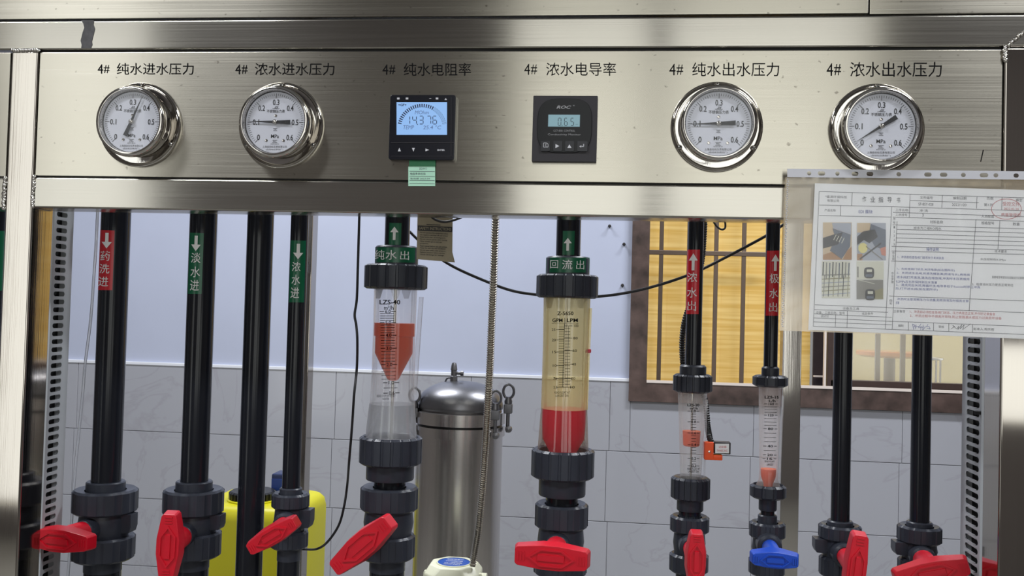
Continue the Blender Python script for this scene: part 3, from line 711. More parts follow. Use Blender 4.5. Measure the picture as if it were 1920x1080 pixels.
dd.quad(495, 508, 505, 518, f8); dd.quad(680, 494, 716, 497, f8)
dd.build('display_digits', mat('lcd_dark_segment', (44, 60, 66), .4), disp, smooth=None)
tt = MB(); text(tt, 'ROC', 418, 240, 600, 284, f7, bold=.03, slant=18); text(tt, '®', 640, 232, 662, 250, f7)
text(tt, 'CCT-8301 CONTROL', 385, 570, 675, 595, f7); text(tt, 'Conductivity Monitor', 310, 620, 755, 652, f7)
tt.build('faceplate_print', mat('grey_print_light', (150, 150, 152), .4), g, smooth=None)
for i, (a, b_) in enumerate(((215, 345), (385, 510), (545, 670), (708, 850))):
    fz_ = fr7(0); q0, q1 = fz_(a, 720), fz_(b_, 860)
    kk = MB().prism(rr(q0.x, q1.z, q1.x, q0.z, .0012, 3), Yf - .0030, Yf - .001).build('key', MT['black'], g, smooth=30, bevel=.0003)
    f9 = fr7(Yf - .0034); mk = MB()
    if i == 0:
        for l in ((255, 752, 255, 808), (255, 808, 318, 808), (318, 808, 318, 770), (318, 770, 300, 752), (300, 752, 255, 752)): mk.line(*l, 6, f9)
        text(mk, 'C', 275, 765, 300, 797, f9, bold=.02)
    elif i == 1: mk.poly([(418, 765), (470, 792), (418, 822)], f9)
    elif i == 2: mk.poly([(578, 818), (605, 768), (635, 818)], f9)
    else: mk.line(797, 762, 797, 795, 10, f9); mk.line(797, 795, 760, 795, 10, f9); mk.poly([(765, 778), (765, 812), (738, 795)], f9)
    mk.build('key_symbol', MT['iconw'], kk, smooth=None)
MB().line(330, 186, 480, 165, 6, f7).line(480, 165, 640, 168, 6, f7).line(640, 168, 740, 190, 5, f7)  # rim light left to the renderer
# green calibration sticker
s_ = thing('calibration_sticker', 'small pale green sticker under the blue-lit meter', 'sticker', P(790, 349, -.003))
MB().quad(765.5, 312, 816, 349, flat(-.0035)).quad(767, 300.5, 816.5, 312, flat(-.0035), m=1).build('sticker_sheet', [MT['mint'], MT['mintd']], s_, smooth=None)
mb = MB()
for y in (321, 330.5, 338, 344): mb.line(768, y, 815, y + .5, .7, flat(-.0038))
text(mb, '2022-04-12', 786, 314, 800, 318, flat(-.0038)); text(mb, '电阻率表校验', 769, 323.5, 798, 328, flat(-.0038)); text(mb, '有效期 2023-04', 769, 333, 806, 336.5, flat(-.0038))
mb.build('sticker_print', MT['inkl'], s_, smooth=None)

# ------------------------------------------------------------------ pipe runs
class Run:
    def __init__(s, pts, Yc):
        s.Y = Yc; s.X = sum(P(x, y, Yc).x for x, y in pts) / len(pts); s.px0 = pts[0][0]
        a = proj(s.X, Yc, 1.7); b = proj(s.X, Yc, 1.1); s.a = a; s.b = b
    def px(s, py): return s.a[0] + (s.b[0] - s.a[0]) * (py - s.a[1]) / (s.b[1] - s.a[1])
    def S(s, py): return S(s.px(py), py, s.Y)
    def r(s, hw, py=700): return hw / s.S(py)
    def z(s, py, r=0.0): return P(s.px(py), py, s.Y - r).z
    def c(s, z=0.0): return (s.X, s.Y, z)
    def fn(s, R):
        tv = atan2(-s.X, D + s.Y)
        def f(px, py):
            q = max(-.98, min(.98, (px - s.px(py)) / (R * s.S(py)))); t = tv + asin(q)
            return Vector((s.X + R * sin(t), s.Y - R * cos(t), P(px, py, s.Y - R * cos(asin(q))).z))
        return f
def pipe(run, hw, ytop, ybot, label, name='pipe', group=None, zt=None, zbot=None, m=None):
    r = run.r(hw, 600); z1 = zt if zt is not None else run.z(ytop); z0 = zbot if zbot is not None else run.z(ybot, r)
    o = thing(name, label, 'pipe', (run.X, run.Y, z0), group)
    MB().lathe([(r, z0), (r, z1)], run.c(), n=40).build('pipe_wall', m or MT['pipe'], o)
    return o, r
def sticker(parent, run, r, x0, x1, y0, y1, m, chars, arrow, tilt=0.0):
    f = run.fn(r + .0004); f2 = run.fn(r + .0015)
    def g1(px, py): return f(px + run.px(py) - run.px((y0 + y1) / 2), py)
    def g2(px, py): return f2(px + run.px(py) - run.px((y0 + y1) / 2), py)
    st = MB().quad(x0, y0, x1, y1, g1, nx=10, ny=2).build('label_sticker', m, parent, smooth=60)
    mb = MB(); cx = (x0 + x1) / 2; w = (x1 - x0)
    if arrow:
        ax, a0, a1 = arrow     # a0 tail, a1 tip
        s = 1 if a1 > a0 else -1; hl = abs(a1 - a0) * .42
        mb.quad(ax - w * .11, min(a0, a1 - s * hl), ax + w * .11, max(a0, a1 - s * hl), g2, nx=2)
        for q in range(12):
            u0, u1 = -1 + q / 6, -1 + (q + 1) / 6; yb_ = a1 - s * hl
            mb.add([g2(ax + w * .34 * u0, yb_), g2(ax + w * .34 * u1, yb_), g2(ax + w * .34 * u1, yb_ + s * hl * (1 - abs(u1))), g2(ax + w * .34 * u0, yb_ + s * hl * (1 - abs(u0)))], [(0, 1, 2, 3)])
    for ch_, a, b_, c, d in chars: text(mb, ch_, a, b_, c, d, g2, bold=.004)
    mb.build('sticker_lettering', MT['white'], st, smooth=None)
    return st

def handle(parent, run, yc, L, wc, we, ang, m, yaw=0.0, Yh=None):
    """butterfly handle on the front of a valve; ang in degrees of its long axis from horizontal"""
    Yh = Yh if Yh is not None else run.Y - .118
    c = Vector((run.X, Yh, P(proj(run.X, Yh, 1.15)[0], yc, Yh).z))
    a = radians(ang)
    def rot(u, v): return (c.x + u * cos(a) - v * sin(a), c.z + u * sin(a) + v * cos(a))
    L *= 1.06; wc *= 1.05; we *= 1.05; h = L / 2
    out = [(-h, we * .75), (-h + .004, we), (-h * .25, wc), (h * .25, wc), (h - .004, we), (h, we * .75), (h, -we * .75), (h - .004, -we), (h * .25, -wc), (-h * .25, -wc), (-h + .004, -we), (-h, -we * .75)]
    hd = MB().prism([rot(*p) for p in out], Yh - .010, Yh + .012, inset=.0035).rotz(run.X, run.Y, yaw).build('handle', m, parent, smooth=30, bevel=.0015)
    rm = MB(); ro = [(-h * .62, 0), (-h * .30, wc * .62), (h * .30, wc * .62), (h * .62, 0), (h * .30, -wc * .62), (-h * .30, -wc * .62)]
    ri = [(p[0] * .86, p[1] * .80) for p in ro]; n = 6; vs = []
    for poly, y in ((ro, Yh - .0098), (ro, Yh - .0125), (ri, Yh - .0125), (ri, Yh - .0098)): vs += [(rot(*p)[0], y, rot(*p)[1]) for p in poly]
    fs = [(k * n + i, k * n + (i + 1) % n, (k + 1) * n + (i + 1) % n, (k + 1) * n + i) for k in range(3) for i in range(n)]
    rm.add(vs, fs)
    rm.prism([rot(*p) for p in ((-h * .36, wc * .22), (h * .36, wc * .22), (h * .36, -wc * .22), (-h * .36, -wc * .22))], Yh - .0122, Yh - .0098, inset=.0008)
    for s in (-1, 1):
        for q in (.70, .78, .86): rm.prism([rot(*p) for p in ((s * h * q - .001, we * .45), (s * h * q + .001, we * .45), (s * h * q + .001, -we * .45), (s * h * q - .001, -we * .45))], Yh - .0112, Yh - .0098)
    rm.rotz(run.X, run.Y, yaw).build('handle_ridge', m, hd, smooth=20)
    MB().lathe([(wc * .75, Yh + .010 - run.Y), (wc * .9, Yh + .026 - run.Y), (wc * .8, -.032)], (run.X, run.Y, c.z), 'y', 20).rotz(run.X, run.Y, yaw).build('handle_stem', m, hd)
    return hd

def valve(run, label, spec, hspec, lug=0, dx=0, group='ball valves on the pipes', hm=None, mcol=None):
    """spec: collar_top, collar_hw, nut_top, nut_bot, nut_hw, body_hw, nut2_top, nut2_bot, nut2_hw, tail_hw"""
    ct, chw, nt_, nb, nhw, bhw, n2t, n2b, n2hw, thw = spec
    rn = run.r(nhw, nb); g = thing('ball_valve', label, 'valve', (run.X, run.Y, run.z(n2b, rn)), group)
    r = run.r(chw, ct); rb = run.r(bhw, nb); rn2 = run.r(n2hw, n2b); rt = run.r(thw, n2b)
    z_ct = run.z(ct, r); z_nt = run.z(nt_ , rn); z_nb = run.z(nb, rn); z2t = run.z(n2t, rn2); z2b = run.z(n2b, rn2)
    if ct: MB().lathe([(r * .80, z_nt - .01), (r, z_nt - .008), (r, z_ct - .002), (r - .002, z_ct), (r * .80, z_ct)], run.c(), n=36).build('end_connector', MT['pvc'], g, smooth=35)
    MB().gear(run.c(), z_nb, z_nt, rn, rn - .0012, 12, .0035, rin=min(r + .002, rn * .8), duty=.5).build('union_nut', MT['pvc'], g, smooth=30)
    MB().lathe([(rb * .92, z2t - .002), (rb * .98, z2t + .010), (rb * 1.02, (z2t + z_nb) / 2), (rb * .98, z_nb - .008), (rb * .94, z_nb + .004)], run.c(), n=36).build('valve_body', MT['pvc'], g, smooth=50)
    MB().gear(run.c(), z2b, z2t, rn2, rn2 - .0012, 12, .0035, rin=rn2 * .6, duty=.5).build('union_nut', MT['pvc'], g, smooth=30)
    MB().lathe([(rt, z2b - .022), (rt, z2b + .004)], run.c(), n=32).build('end_connector', MT['pvc'], g, smooth=35)
    hy, L, wc, we, ang, mm_ = hspec
    yaw = asin(dx / 1190 / .118)
    zc = P(proj(run.X, run.Y - .118, 1.15)[0], hy, run.Y - .118).z
    MB().lathe([(.021, -rb * .6), (.020, -rb - .016), (.016, -rb - .020), (0, -rb - .020)], (run.X, run.Y, zc), 'y', 24).rotz(run.X, run.Y, yaw).build('stem_boss', MT['pvc'], g)
    handle(g, run, hy, L, wc, we, ang, mm_, yaw)
    if lug:
        zc2 = (z2t + z_nb) / 2 + .004; hx = (z_nb - z2t) * .42
        lg = MB().prism([(run.X + lug * (rb - .006), zc2 - hx), (run.X + lug * (rb + .012), zc2 - hx * .9), (run.X + lug * (rb + .015), zc2 - hx * .3), (run.X + lug * (rb + .015), zc2 + hx), (run.X + lug * (rb - .006), zc2 + hx)], run.Y - .016, run.Y + .010).build('side_lug', MT['pvc'], g, smooth=30, bevel=.0012)
    return g
LOWG = 'lower pipe ends below the valves'
zup = zt_low + .12
YP = .24
PG = 'black vertical pipes behind the lower rail'
def below(run, hw, y, label):
    pipe(run, hw, 0, 0, label, zt=run.z(y, run.r(hw, 1000)), zbot=0.0, group=LOWG)

# run 1 : red stickered
r1 = Run([(218, 420), (198, 900)], YP)
o, r = pipe(r1, 25, 0, 912, 'black pipe with a red sticker and down arrow, nearest the left upright', group=PG, zt=zup)
sticker(o, r1, r, 188.5, 213, 432, 544, MT['redst'], [('药', 192, 471, 207, 489), ('洗', 191, 495, 207, 513), ('进', 190, 519, 206, 537)], (201, 437, 466))
valve(r1, 'ball valve with level red handle, under the pipe nearest the left upright', (909, 33, 929, 974, 55, 43, 1018, 1064, 53, 32), (1013, .116, .021, .013, -1, MT['red']), lug=1, dx=-13)
below(r1, 31, 1066, 'pipe end under the leftmost valve with level red handle')
# run 2
r2 = Run([(382, 420), (364, 900)], YP)
o, r = pipe(r2, 24, 0, 912, 'thick black pipe with green sticker and down arrow, left of the plain pipe', group=PG, zt=zup)
sticker(o, r2, r, 356.5, 380, 437, 551, MT['green'], [('淡', 360, 474, 376, 493), ('水', 360, 500, 376, 520), ('进', 360, 525, 375, 545)], (367.5, 442, 471))
valve(r2, 'ball valve with upright red handle, between the leftmost valve and the yellow tank', (908, 32, 928, 975, 53, 43, 1010, 1058, 51, 31), (1022, .108, .021, .013, 89, MT['red']), lug=1, dx=17)
below(r2, 30, 1060, 'pipe end under the valve with upright red handle left of the tank')
# run 3 plain pipe, full length
r3 = Run([(488, 420), (468, 1040)], YP + .01)
pipe(r3, 23.5, 0, 0, 'plain glossy black pipe without sticker running past the yellow tank', group=PG, zt=zup, zbot=0.0)
# run 4
r4 = Run([(563, 420), (545, 900)], YP)
o, r = pipe(r4, 16, 0, 920, 'thin black pipe with green sticker and down arrow, right of the plain pipe', group=PG, zt=zup)
sticker(o, r4, r, 544.5, 571, 451, 567, MT['green'], [('浓', 548, 491, 563, 509), ('水', 548, 515, 563, 534), ('进', 547, 539, 562, 559)], (558, 457, 486))
valve(r4, 'small ball valve with slanting red handle in front of the yellow tank', (918, 20, 931, 960, 34, 28, 1003, 1036, 34, 21), (1003, .091, .0165, .011, 32, MT['red']), lug=1, dx=15)
below(r4, 20, 1038, 'thin pipe end under the small slanting red handle')

def rotameter(run, label, top, tubeprof, bot, neck, nsize, tm, fl, flm, rod, caprib=20):
    """top: collar_top, collar_hw, nut_top, nut_bot, nut_hw ; bot: nut_top, nut_bot, nut_hw, socket_bot, socket_hw ; neck: hw, bottom"""
    ct, chw, nt_, nb, nhw = top; b0, b1, bhw, sb, shw = bot
    g = thing('flow_meter', label, 'flow meter', (run.X, run.Y, run.z(sb)), 'float flow meters')
    r = run.r(chw, ct); rn = run.r(nhw, nt_); rt0 = run.r(tubeprof[0][1], tubeprof[0][0])
    z0, z1, z2 = run.z(ct), run.z(nt_, rn), run.z(nb, rn)
    col = MB().lathe([(r, z1 - .004), (r, z0 - .003), (r - .003, z0), (run.r(14, ct) * .6, z0)], run.c(), n=36).build('top_socket', MT['pvc'], g, smooth=35)
    MB().gear(run.c(), z2, z1, rn, rn - .0018, caprib, .003, rin=rt0 + .0015, duty=.66).build('top_nut', MT['pvc'], g, smooth=30)
    prof = [(run.r(hw, py), run.z(py)) for py, hw in tubeprof]
    tb_ = MB(); tb_.lathe(prof, run.c(), n=48, cap=False); tb = tb_.build('sight_tube', tm, g, smooth=50)
    rb = run.r(bhw, b0); rs = run.r(shw, sb); zb0, zb1, zs = run.z(b0, rb), run.z(b1, rb), run.z(sb, rs)
    MB().gear(run.c(), zb1, zb0, rb, rb - .0018, caprib, .0035, rin=prof[-1][0] + .001, duty=.66).build('bottom_nut', MT['pvc'], g, smooth=30)
    MB().lathe([(0, zb0 - .012), (prof[-1][0] + .002, zb0 - .012)], run.c(), n=32, cap=False).build('tube_seat', MT['strip'] if run.X < 0 else MT['pvc'], g)
    MB().lathe([(rs * .8, zs), (rs - .001, zs), (rs, zs + .002), (rs, zb1 + .003)], run.c(), n=36).build('bottom_socket', MT['pvc'], g, smooth=35)
    rk = run.r(neck[0], neck[1]); MB().lathe([(rk, run.z(neck[1], rk) - .012), (rk, zs + .002)], run.c(), n=32).build('neck', MT['pipe'], g)
    if fl: MB().lathe([(0, run.z(fl[0][0]))] + [(run.r(hw, py), run.z(py)) for py, hw in fl] + [(0, run.z(fl[-1][0]))], run.c(), n=40).build('float', flm, g, smooth=30)
    if rod: MB().lathe([(rod[2], run.z(rod[1])), (rod[2], run.z(rod[0]))], run.c(), n=12).build('guide_rod', MT['chrome'] if rod[2] > .001 else MT['flex'], g)
    return g, col, r, tb
def rail_strip(g, run, x, y0, y1, hw, m, nm='clip_rail'):
    f = lambda px, py: P(px, py, run.Y)
    a, b_ = P(x[0], y0, run.Y), P(x[1], y1, run.Y); w = hw / run.S(y0)
    MB().add([(a.x - w, run.Y - .004, a.z), (a.x + w, run.Y - .004, a.z), (b_.x + w, run.Y - .004, b_.z), (b_.x - w, run.Y - .004, b_.z),
              (a.x - w, run.Y + .004, a.z), (a.x + w, run.Y + .004, a.z), (b_.x + w, run.Y + .004, b_.z), (b_.x - w, run.Y + .004, b_.z)],
             [(0, 1, 2, 3), (4, 7, 6, 5), (0, 4, 5, 1), (2, 6, 7, 3), (0, 3, 7, 4), (1, 5, 6, 2)]).build(nm, m, g, smooth=None)

# run 5 : LZS-40
r5 = Run([(746, 440), (729, 930)], YP)
o, r = pipe(r5, 23, 0, 463, 'black pipe with small green arrow sticker above the orange-float flow meter', group=PG, zt=zup)
sticker(o, r5, r, 730, 752, 418, 459, MT['green'], [], (739.5, 450, 425))
g, col, rc, tb = rotameter(r5, 'large clear flow meter with cone-shaped orange float, marked LZS-40', (462, 39.5, 494, 541, 58), [(538, 39.5), (620, 39), (720, 39.5), (757, 41), (800, 45), (834, 48)],
                       (826, 880, 57.5, 907, 44), (29, 932), 0, MT['clear'], [(606, 37), (630, 37), (631, 34.5), (662, 34.5), (710, 11), (713, 8)], MT['orange'], (540, 836, .0028))
sticker(col, r5, rc, 702, 777, 464, 492, MT['green'], [('纯', 704, 469, 722, 487), ('水', 724, 469, 744, 487), ('出', 750, 470, 766, 487)], None)
mb = MB()
for zz, hw in ((541, 39),):
    f = r5.fn(r5.r(37.5, 560))
    for u in (706, 738, 757): mb.poly([(u - 6, 540), (u + 14, 540), (u + 8, 560), (u, 560)], f)
mb.build('tube_lug', MT['frost'], g, smooth=None)
f = r5.fn(r5.r(40.0, 620) + .0006); sc = MB()
def shx(run, y): return run.px(y) - run.px(650)
fs5 = lambda px, py: f(px + shx(r5, py) * 0, py)
text(sc, 'LZS-40', 713, 562, 750, 571, fs5, bold=.02); text(sc, 'm³/h', 721, 573, 738, 581, fs5, bold=.01)
ticks = [(584, 6.0), (605, 5.0), (628.5, 4.0), (653, 3.0), (683.5, 2.0), (717.5, 1.0), (737, 0.6)]
for i, (y, v) in enumerate(ticks):
    xa = 713 + i * .6 + (0 if y < 700 else 3); sc.line(xa, y, xa + 8, y, 1.3, fs5); sc.line(xa + 21, y, xa + 29, y, 1.3, fs5); text(sc, '%.1f' % v, xa + 10, y - 3.3, xa + 20, y + 3.3, fs5, bold=.01)
    if i < 6:
        n = [4, 4, 4, 4, 4, 1][i]
        for j in range(1, n + 1): yy = y + (ticks[i + 1][0] - y) * j / (n + 1); sc.line(xa + 1, yy, xa + 26, yy, 1.0, fs5)
text(sc, 'READ TOP OF FLOAT', 708, 740, 741, 744.5, fs5); text(sc, 'WATER', 718, 746, 730, 750, fs5)
sc.build('scale_print', MT['print'], tb, smooth=None)
MB().lathe([(r5.r(41.5, 757) + .0002, r5.z(757)), (r5.r(45.5, 800) + .0002, r5.z(800)), (r5.r(47, 822), r5.z(823))], r5.c(), n=48, cap=False).build('frosted_band', MT['frost'], g, smooth=50)
rail_strip(g, r5, (790, 777), 557, 741, 3.5, MT['clear'])
valve(r5, 'ball valve with red handle slanting up to the right, under the orange-cone flow meter', (920, 29, 922, 968, 53, 45, 1014, 1060, 50, 33), (1023, .126, .022, .014, 42, MT['red']), dx=-18)
below(r5, 32, 1062, 'pipe end under the large slanting red handle')
# run 6 : Z-5650
r6 = Run([(1067, 440), (1052, 950)], YP)
o, r = pipe(r6, 23, 0, 483, 'black pipe with small green arrow sticker above the amber flow meter', group=PG, zt=zup)
sticker(o, r6, r, 1055, 1077, 433, 478, MT['green'], [], (1064.5, 470, 446))
g, col, rc, tb = rotameter(r6, 'amber-tinted flow meter with a deep red float at its foot', (482, 41, 513, 558, 58), [(556, 44), (650, 43), (766, 43.5)],
                      
                       (850, 906, 59, 937, 44), (30, 957), 0, MT['amber'], [(766, 41), (790, 41), (822, 39.5), (856, 21), (858, 20)], MT['crimson'], (560, 860, .0022))
MB().lathe([(r6.r(hw, py), r6.z(py)) for py, hw in ((766, 43.5), (800, 45.5), (862, 49))], r6.c(), n=48, cap=False).build('lower_sight_tube', MT['amberlow'], g, smooth=50)
sticker(col, r6, rc, 1024, 1105, 483, 511, MT['green'], [('回', 1032, 488, 1047, 503), ('流', 1054, 487, 1073, 505), ('出', 1080, 488, 1095, 505)], None)
f = r6.fn(r6.r(44.5, 620) + .0008); sc = MB()
text(sc, 'Z-5650', 1045, 584, 1075, 591, f, bold=.02); text(sc, 'GPM', 1036, 597, 1055, 604, f, bold=.02); text(sc, 'LPM', 1063, 597, 1083, 604, f, bold=.02); sc.line(1035, 606, 1084, 607, .8, f); sc.line(1059, 596, 1059, 607, .8, f)
sc.line(1058.5, 607, 1055, 726, 1.0, f); sc.line(1066, 612, 1063, 726, .7, f)
for y, v in ((618, '25'), (637.5, '20'), (660, '15'), (685.5, '10'), (709.5, '5'), (726, '2.5')): text(sc, v, 1035 + (y - 618) * .03, y - 2.4, 1042 + (y - 618) * .03, y + 2.4, f, bold=.01); sc.line(1043, y, 1058, y, .9, f)
for y, v in ((611, '100'), (634, '80'), (657.5, '60'), (683, '40'), (709.5, '20'), (726, '10')): text(sc, v, 1076 - (y - 611) * .06, y - 2.4, 1084 - (y - 611) * .06, y + 2.4, f, bold=.01); sc.line(1058, y, 1073, y, .9, f)
for i in range(26): y = 613 + i * 4.5; sc.line(1048, y, 1058, y, .7, f); 
for i in range(20): y = 616 + i * 5.8; sc.line(1059, y, 1069, y, .7, f)
text(sc, 'READ FLOAT AT', 1040, 734, 1068, 738, f); text(sc, 'LARGEST DIA', 1042, 740, 1066, 744, f)
sc.build('scale_print', MT['print'], tb, smooth=None)
mb = MB(); f = r6.fn(r6.r(41, 570))
for u in (1020, 1040, 1058, 1079): mb.poly([(u, 556), (u + 20, 556), (u + 14, 578), (u + 5, 578)], f)
mb.build('tube_lug', MT['frost'], g, smooth=None)
rail_strip(g, r6, (1106, 1098), 578, 768, 4, MT['amber'])
rx_ = P(1103, 658, r6.Y); MB().box(rx_.x - .005, rx_.x + .005, r6.Y - .008, r6.Y + .006, rx_.z - .003, rx_.z + .003).build('limit_clip', MT['crimson'], g, smooth=None, bevel=.001)
valve(r6, 'ball valve with level red handle under the amber flow meter', (950, 30, 953, 1000, 50, 43, 1052, 1090, 50, 33), (1045, .118, .0215, .0155, -1, MT['red']), dx=-11)
below(r6, 32, 1092, 'pipe end under the amber flow meter')
# run 7 : LZS-20
r7 = Run([(1303, 430), (1298, 690), (1297, 950)], YP)
o, r = pipe(r7, 15, 0, 686, 'black pipe with red sticker and up arrow in front of the window bars', group=PG, zt=zup)
sticker(o, r7, r, 1286.5, 1311, 468, 589, MT['redst'], [('浓', 1289, 511, 1307, 529), ('水', 1289, 539, 1307, 558), ('出', 1290, 564, 1306, 583)], (1299, 507, 475))
g, col, rc, tb = rotameter(r7, 'small clear flow meter with an orange ring float and orange side clip', (684, 25, 704, 738, 37), [(736, 27.5), (820, 23), (902, 19.5)],
                       (900, 943, 37, 962, 25), (21, 980), 0, MT['clear2'], [(808, 17), (834, 15.5), (836, 14)], MT['orange'], (738, 905, .0019))
f = r7.fn(r7.r(28, 780)); sc = MB()
text(sc, 'LZS-20', 1289, 757, 1311, 762, f, bold=.03); text(sc, 'm³/h', 1294, 763.5, 1308, 768, f, bold=.02)
for i, (y, v) in enumerate(((771, '1.0'), (791, '0.8'), (812, '0.6'), (834, '0.4'), (859.5, '0.2'), (873.5, '0.1'))):
    text(sc, v, 1296, y - 2.5, 1305, y + 2.5, f, bold=.02); sc.line(1289.5, y, 1295, y, 1, f); sc.line(1306, y, 1311, y, 1, f)
    if i < 5:
        for j in (1, 2, 3): sc.line(1296, y + j * 5.2, 1305, y + j * 5.2, .9, f)
text(sc, 'READ FLOAT AT', 1289, 877, 1312, 881, f, bold=.02); text(sc, 'LARGEST DIA', 1290, 882, 1310, 886, f, bold=.02)
sc.build('scale_print', MT['print'], tb, smooth=None)
rail_strip(g, r7, (1325, 1320), 750, 900, 1.6, MT['clear'])
# sensor clip
Yc_ = YP - .006; a, b_ = P(1321, 829, Yc_), P(1338, 863, Yc_)
s_ = thing('sensor_clip', 'orange sensor clip with small white label beside the small flow meter', 'sensor', (a.x, YP, b_.z))
MB().box(a.x, b_.x, Yc_, YP + .012, b_.z, a.z).box(b_.x - .001, P(1355, 850, Yc_).x, Yc_, YP + .012, b_.z, P(1340, 853, Yc_).z).build('clip_body', MT['orange'], s_, smooth=40, bevel=.0015)
q = P(1330, 847, Yc_); MB().lathe([(0, -.0015), (.002, -.0012), (.0022, 0)], (q.x, Yc_, q.z), 'y', 10).build('screw', MT['chrome'], s_)
c0, c1 = P(1340, 829, Yc_), P(1370, 853, Yc_); MB().box(c0.x, c1.x, Yc_ + .001, YP + .014, c1.z + .0005, c0.z).build('sensor_body', MT['charcoal'], s_, smooth=40, bevel=.001)
MB().quad(1341, 832, 1367, 850, flat(Yc_ + .0006)).build('sensor_label', MT['white'], s_, smooth=None)
mb = MB(); text(mb, 'LNHB', 1348, 836, 1362, 840, flat(Yc_ + .0002)); text(mb, 'TM40C-NC', 1344, 843, 1364, 847, flat(Yc_ + .0002)); mb.build('label_print', MT['inkr'], [o for o in s_.children if o.name.startswith('sensor_label')][0], smooth=None)
valve(r7, 'small ball valve with upright red handle under the orange-ring flow meter', (968, 21, 974, 1006, 37, 30, 1046, 1082, 37, 24), (1050, .088, .0165, .0105, 90, MT['red']))
below(r7, 22, 1084, 'pipe end under the small orange-ring flow meter')
# run 8 : LZS-15
r8 = Run([(1450, 430), (1438, 1000)], YP)
o, r = pipe(r8, 13, 0, 690, 'thin black pipe with red sticker and up arrow beside the paper sleeve', group=PG, zt=zup)
sticker(o, r8, r, 1437, 1459.5, 470, 592, MT['redst'], [('极', 1443, 513, 1460, 531), ('水', 1443, 541, 1459, 559), ('出', 1443, 567, 1458, 585)], (1453, 508, 477))
g, col, rc, tb = rotameter(r8, 'slim clear flow meter with a small orange cup float above the blue handle', (687, 16.5, 706, 727, 33), [(726, 21), (800, 19.5), (880, 17), (900, 18), (917, 26)],
                       (914, 940, 34, 960, 17), (13, 975), 0, MT['milky'], [(879, 14.5), (893, 14), (905, 9.5), (913, 8)], MT['orange'], None, caprib=10)
f = r8.fn(r8.r(21.2, 760) + .0003); sc = MB()
text(sc, 'LZS-15', 1434, 742, 1460, 747.5, f, bold=.03); text(sc, 'L/h', 1442, 749, 1454, 754, f, bold=.02)
for i, (y, v) in enumerate(((757.5, '160'), (778.5, '120'), (804, '80'), (836.5, '40'), (853, '20'), (860, '16'))):
    x = 1446 - i * .6; text(sc, v, x - 5, y - 2.3, x + 5, y + 2.3, f, bold=.02); sc.line(x - 13, y, x - 7, y, 1, f); sc.line(x + 7, y, x + 12, y, 1, f)
    if i < 4:
        dy = (21, 25.5, 32.5, 16.5)[i]; n = (3, 3, 3, 1)[i]
        for j in range(1, n + 1): sc.line(x - 12, y + dy * j / (n + 1), x + 10, y + dy * j / (n + 1), .8, f)
text(sc, 'READ FLOAT', 1434, 863.5, 1452, 867, f, bold=.02); text(sc, 'LARGEST', 1438, 869, 1450, 873, f, bold=.02)
sc.build('scale_print', MT['print'], tb, smooth=None)
rail_strip(g, r8, (1468, 1461), 742, 900, 1.4, MT['clear'])
valve(r8, 'small ball valve with level blue handle, the only blue one', (968, 18, 985, 1016, 34, 28, 1054, 1086, 34, 20), (1049, .072, .0150, .0100, 0, MT['blue']), dx=-10)
below(r8, 20, 1088, 'pipe end under the blue-handled valve')
# runs 9 and 10
r9 = Run([(1580, 650), (1576, 970)], YP)
pipe(r9, 17.5, 0, 982, 'black pipe left of two coming down from under the paper sleeve', group=PG, zt=zup)
valve(r9, 'ball valve with upright red handle, between the blue-handled valve and the rightmost valve', (980, 24, 991, 1020, 40, 33, 1052, 1090, 38, 24), (1066, .108, .0165, .012, 84, MT['red']), lug=-1, dx=-6)
below(r9, 23, 1092, 'pipe end under the valve left of the rightmost one')
r10 = Run([(1730, 650), (1723, 975)], YP)
pipe(r10, 18, 0, 984, 'black pipe nearest the right wiring duct, coming down from under the paper sleeve', group=PG, zt=zup)
valve(r10, 'rightmost ball valve with red handle slanting gently, by the right wiring duct', (982, 24, 993, 1026, 41, 33, 1056, 1094, 39, 24), (1074, .108, .019, .0135, 17, MT['red']), lug=-1, dx=-24)
below(r10, 23, 1096, 'pipe end under the rightmost valve')
# neighbour's pipe at the left picture edge
rn_ = Run([(-14, 500)], YP)
o, r = pipe(rn_, 22, 0, 0, 'dark pipe of the neighbouring unit at the extreme left edge', group=PG, zt=zup, zbot=0.0)
sticker(o, rn_, r, -20, 5, 432, 545, MT['green'], [], None)

# ------------------------------------------------------------------ behind the pipes
# filter housing
YFH = .95; fc = P(862, 800, YFH); R = 80 / S(862, 850, YFH)
g = thing('filter_housing', 'stainless steel domed cartridge filter housing with eye-bolt clamps', 'filter', (fc.x, YFH, 0))
zfl = P(862, 790, YFH - R).z; zg = P(862, 804, YFH - R).z; zlo = P(862, 826, YFH - R).z
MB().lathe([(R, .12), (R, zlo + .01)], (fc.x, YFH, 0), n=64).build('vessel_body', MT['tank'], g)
for a in (0.5, 2.6, 4.7): MB().lathe([(.02, 0), (.02, .14)], (fc.x + R * .7 * cos(a), YFH + R * .7 * sin(a), 0), n=12).build('leg', MT['tank'], g)
RF = R * 1.05
MB().lathe([(R, zlo), (RF, zlo + .001), (RF, zg - .003), (R, zg - .003)], (fc.x, YFH, 0), n=64).build('lower_flange', MT['tank'], g, smooth=30, bevel=0)
MB().lathe([(R * .98, zg - .004), (R * .98, zg + .004)], (fc.x, YFH, 0), n=48).build('gasket', MT['rubber'], g)
ztf = P(862, 779, YFH - R).z
MB().lathe([(R, zg + .003), (RF, zg + .003), (RF, ztf), (R * .93, ztf + .004)], (fc.x, YFH, 0), n=64).build('upper_flange', MT['tank'], g, smooth=30)
zd = P(855, 716, YFH).z
dome = [(RF * .93 * cos(t), ztf + .003 + (zd - ztf) * sin(t) ** .9) for t in [radians(5 * i) for i in range(1, 18)]]
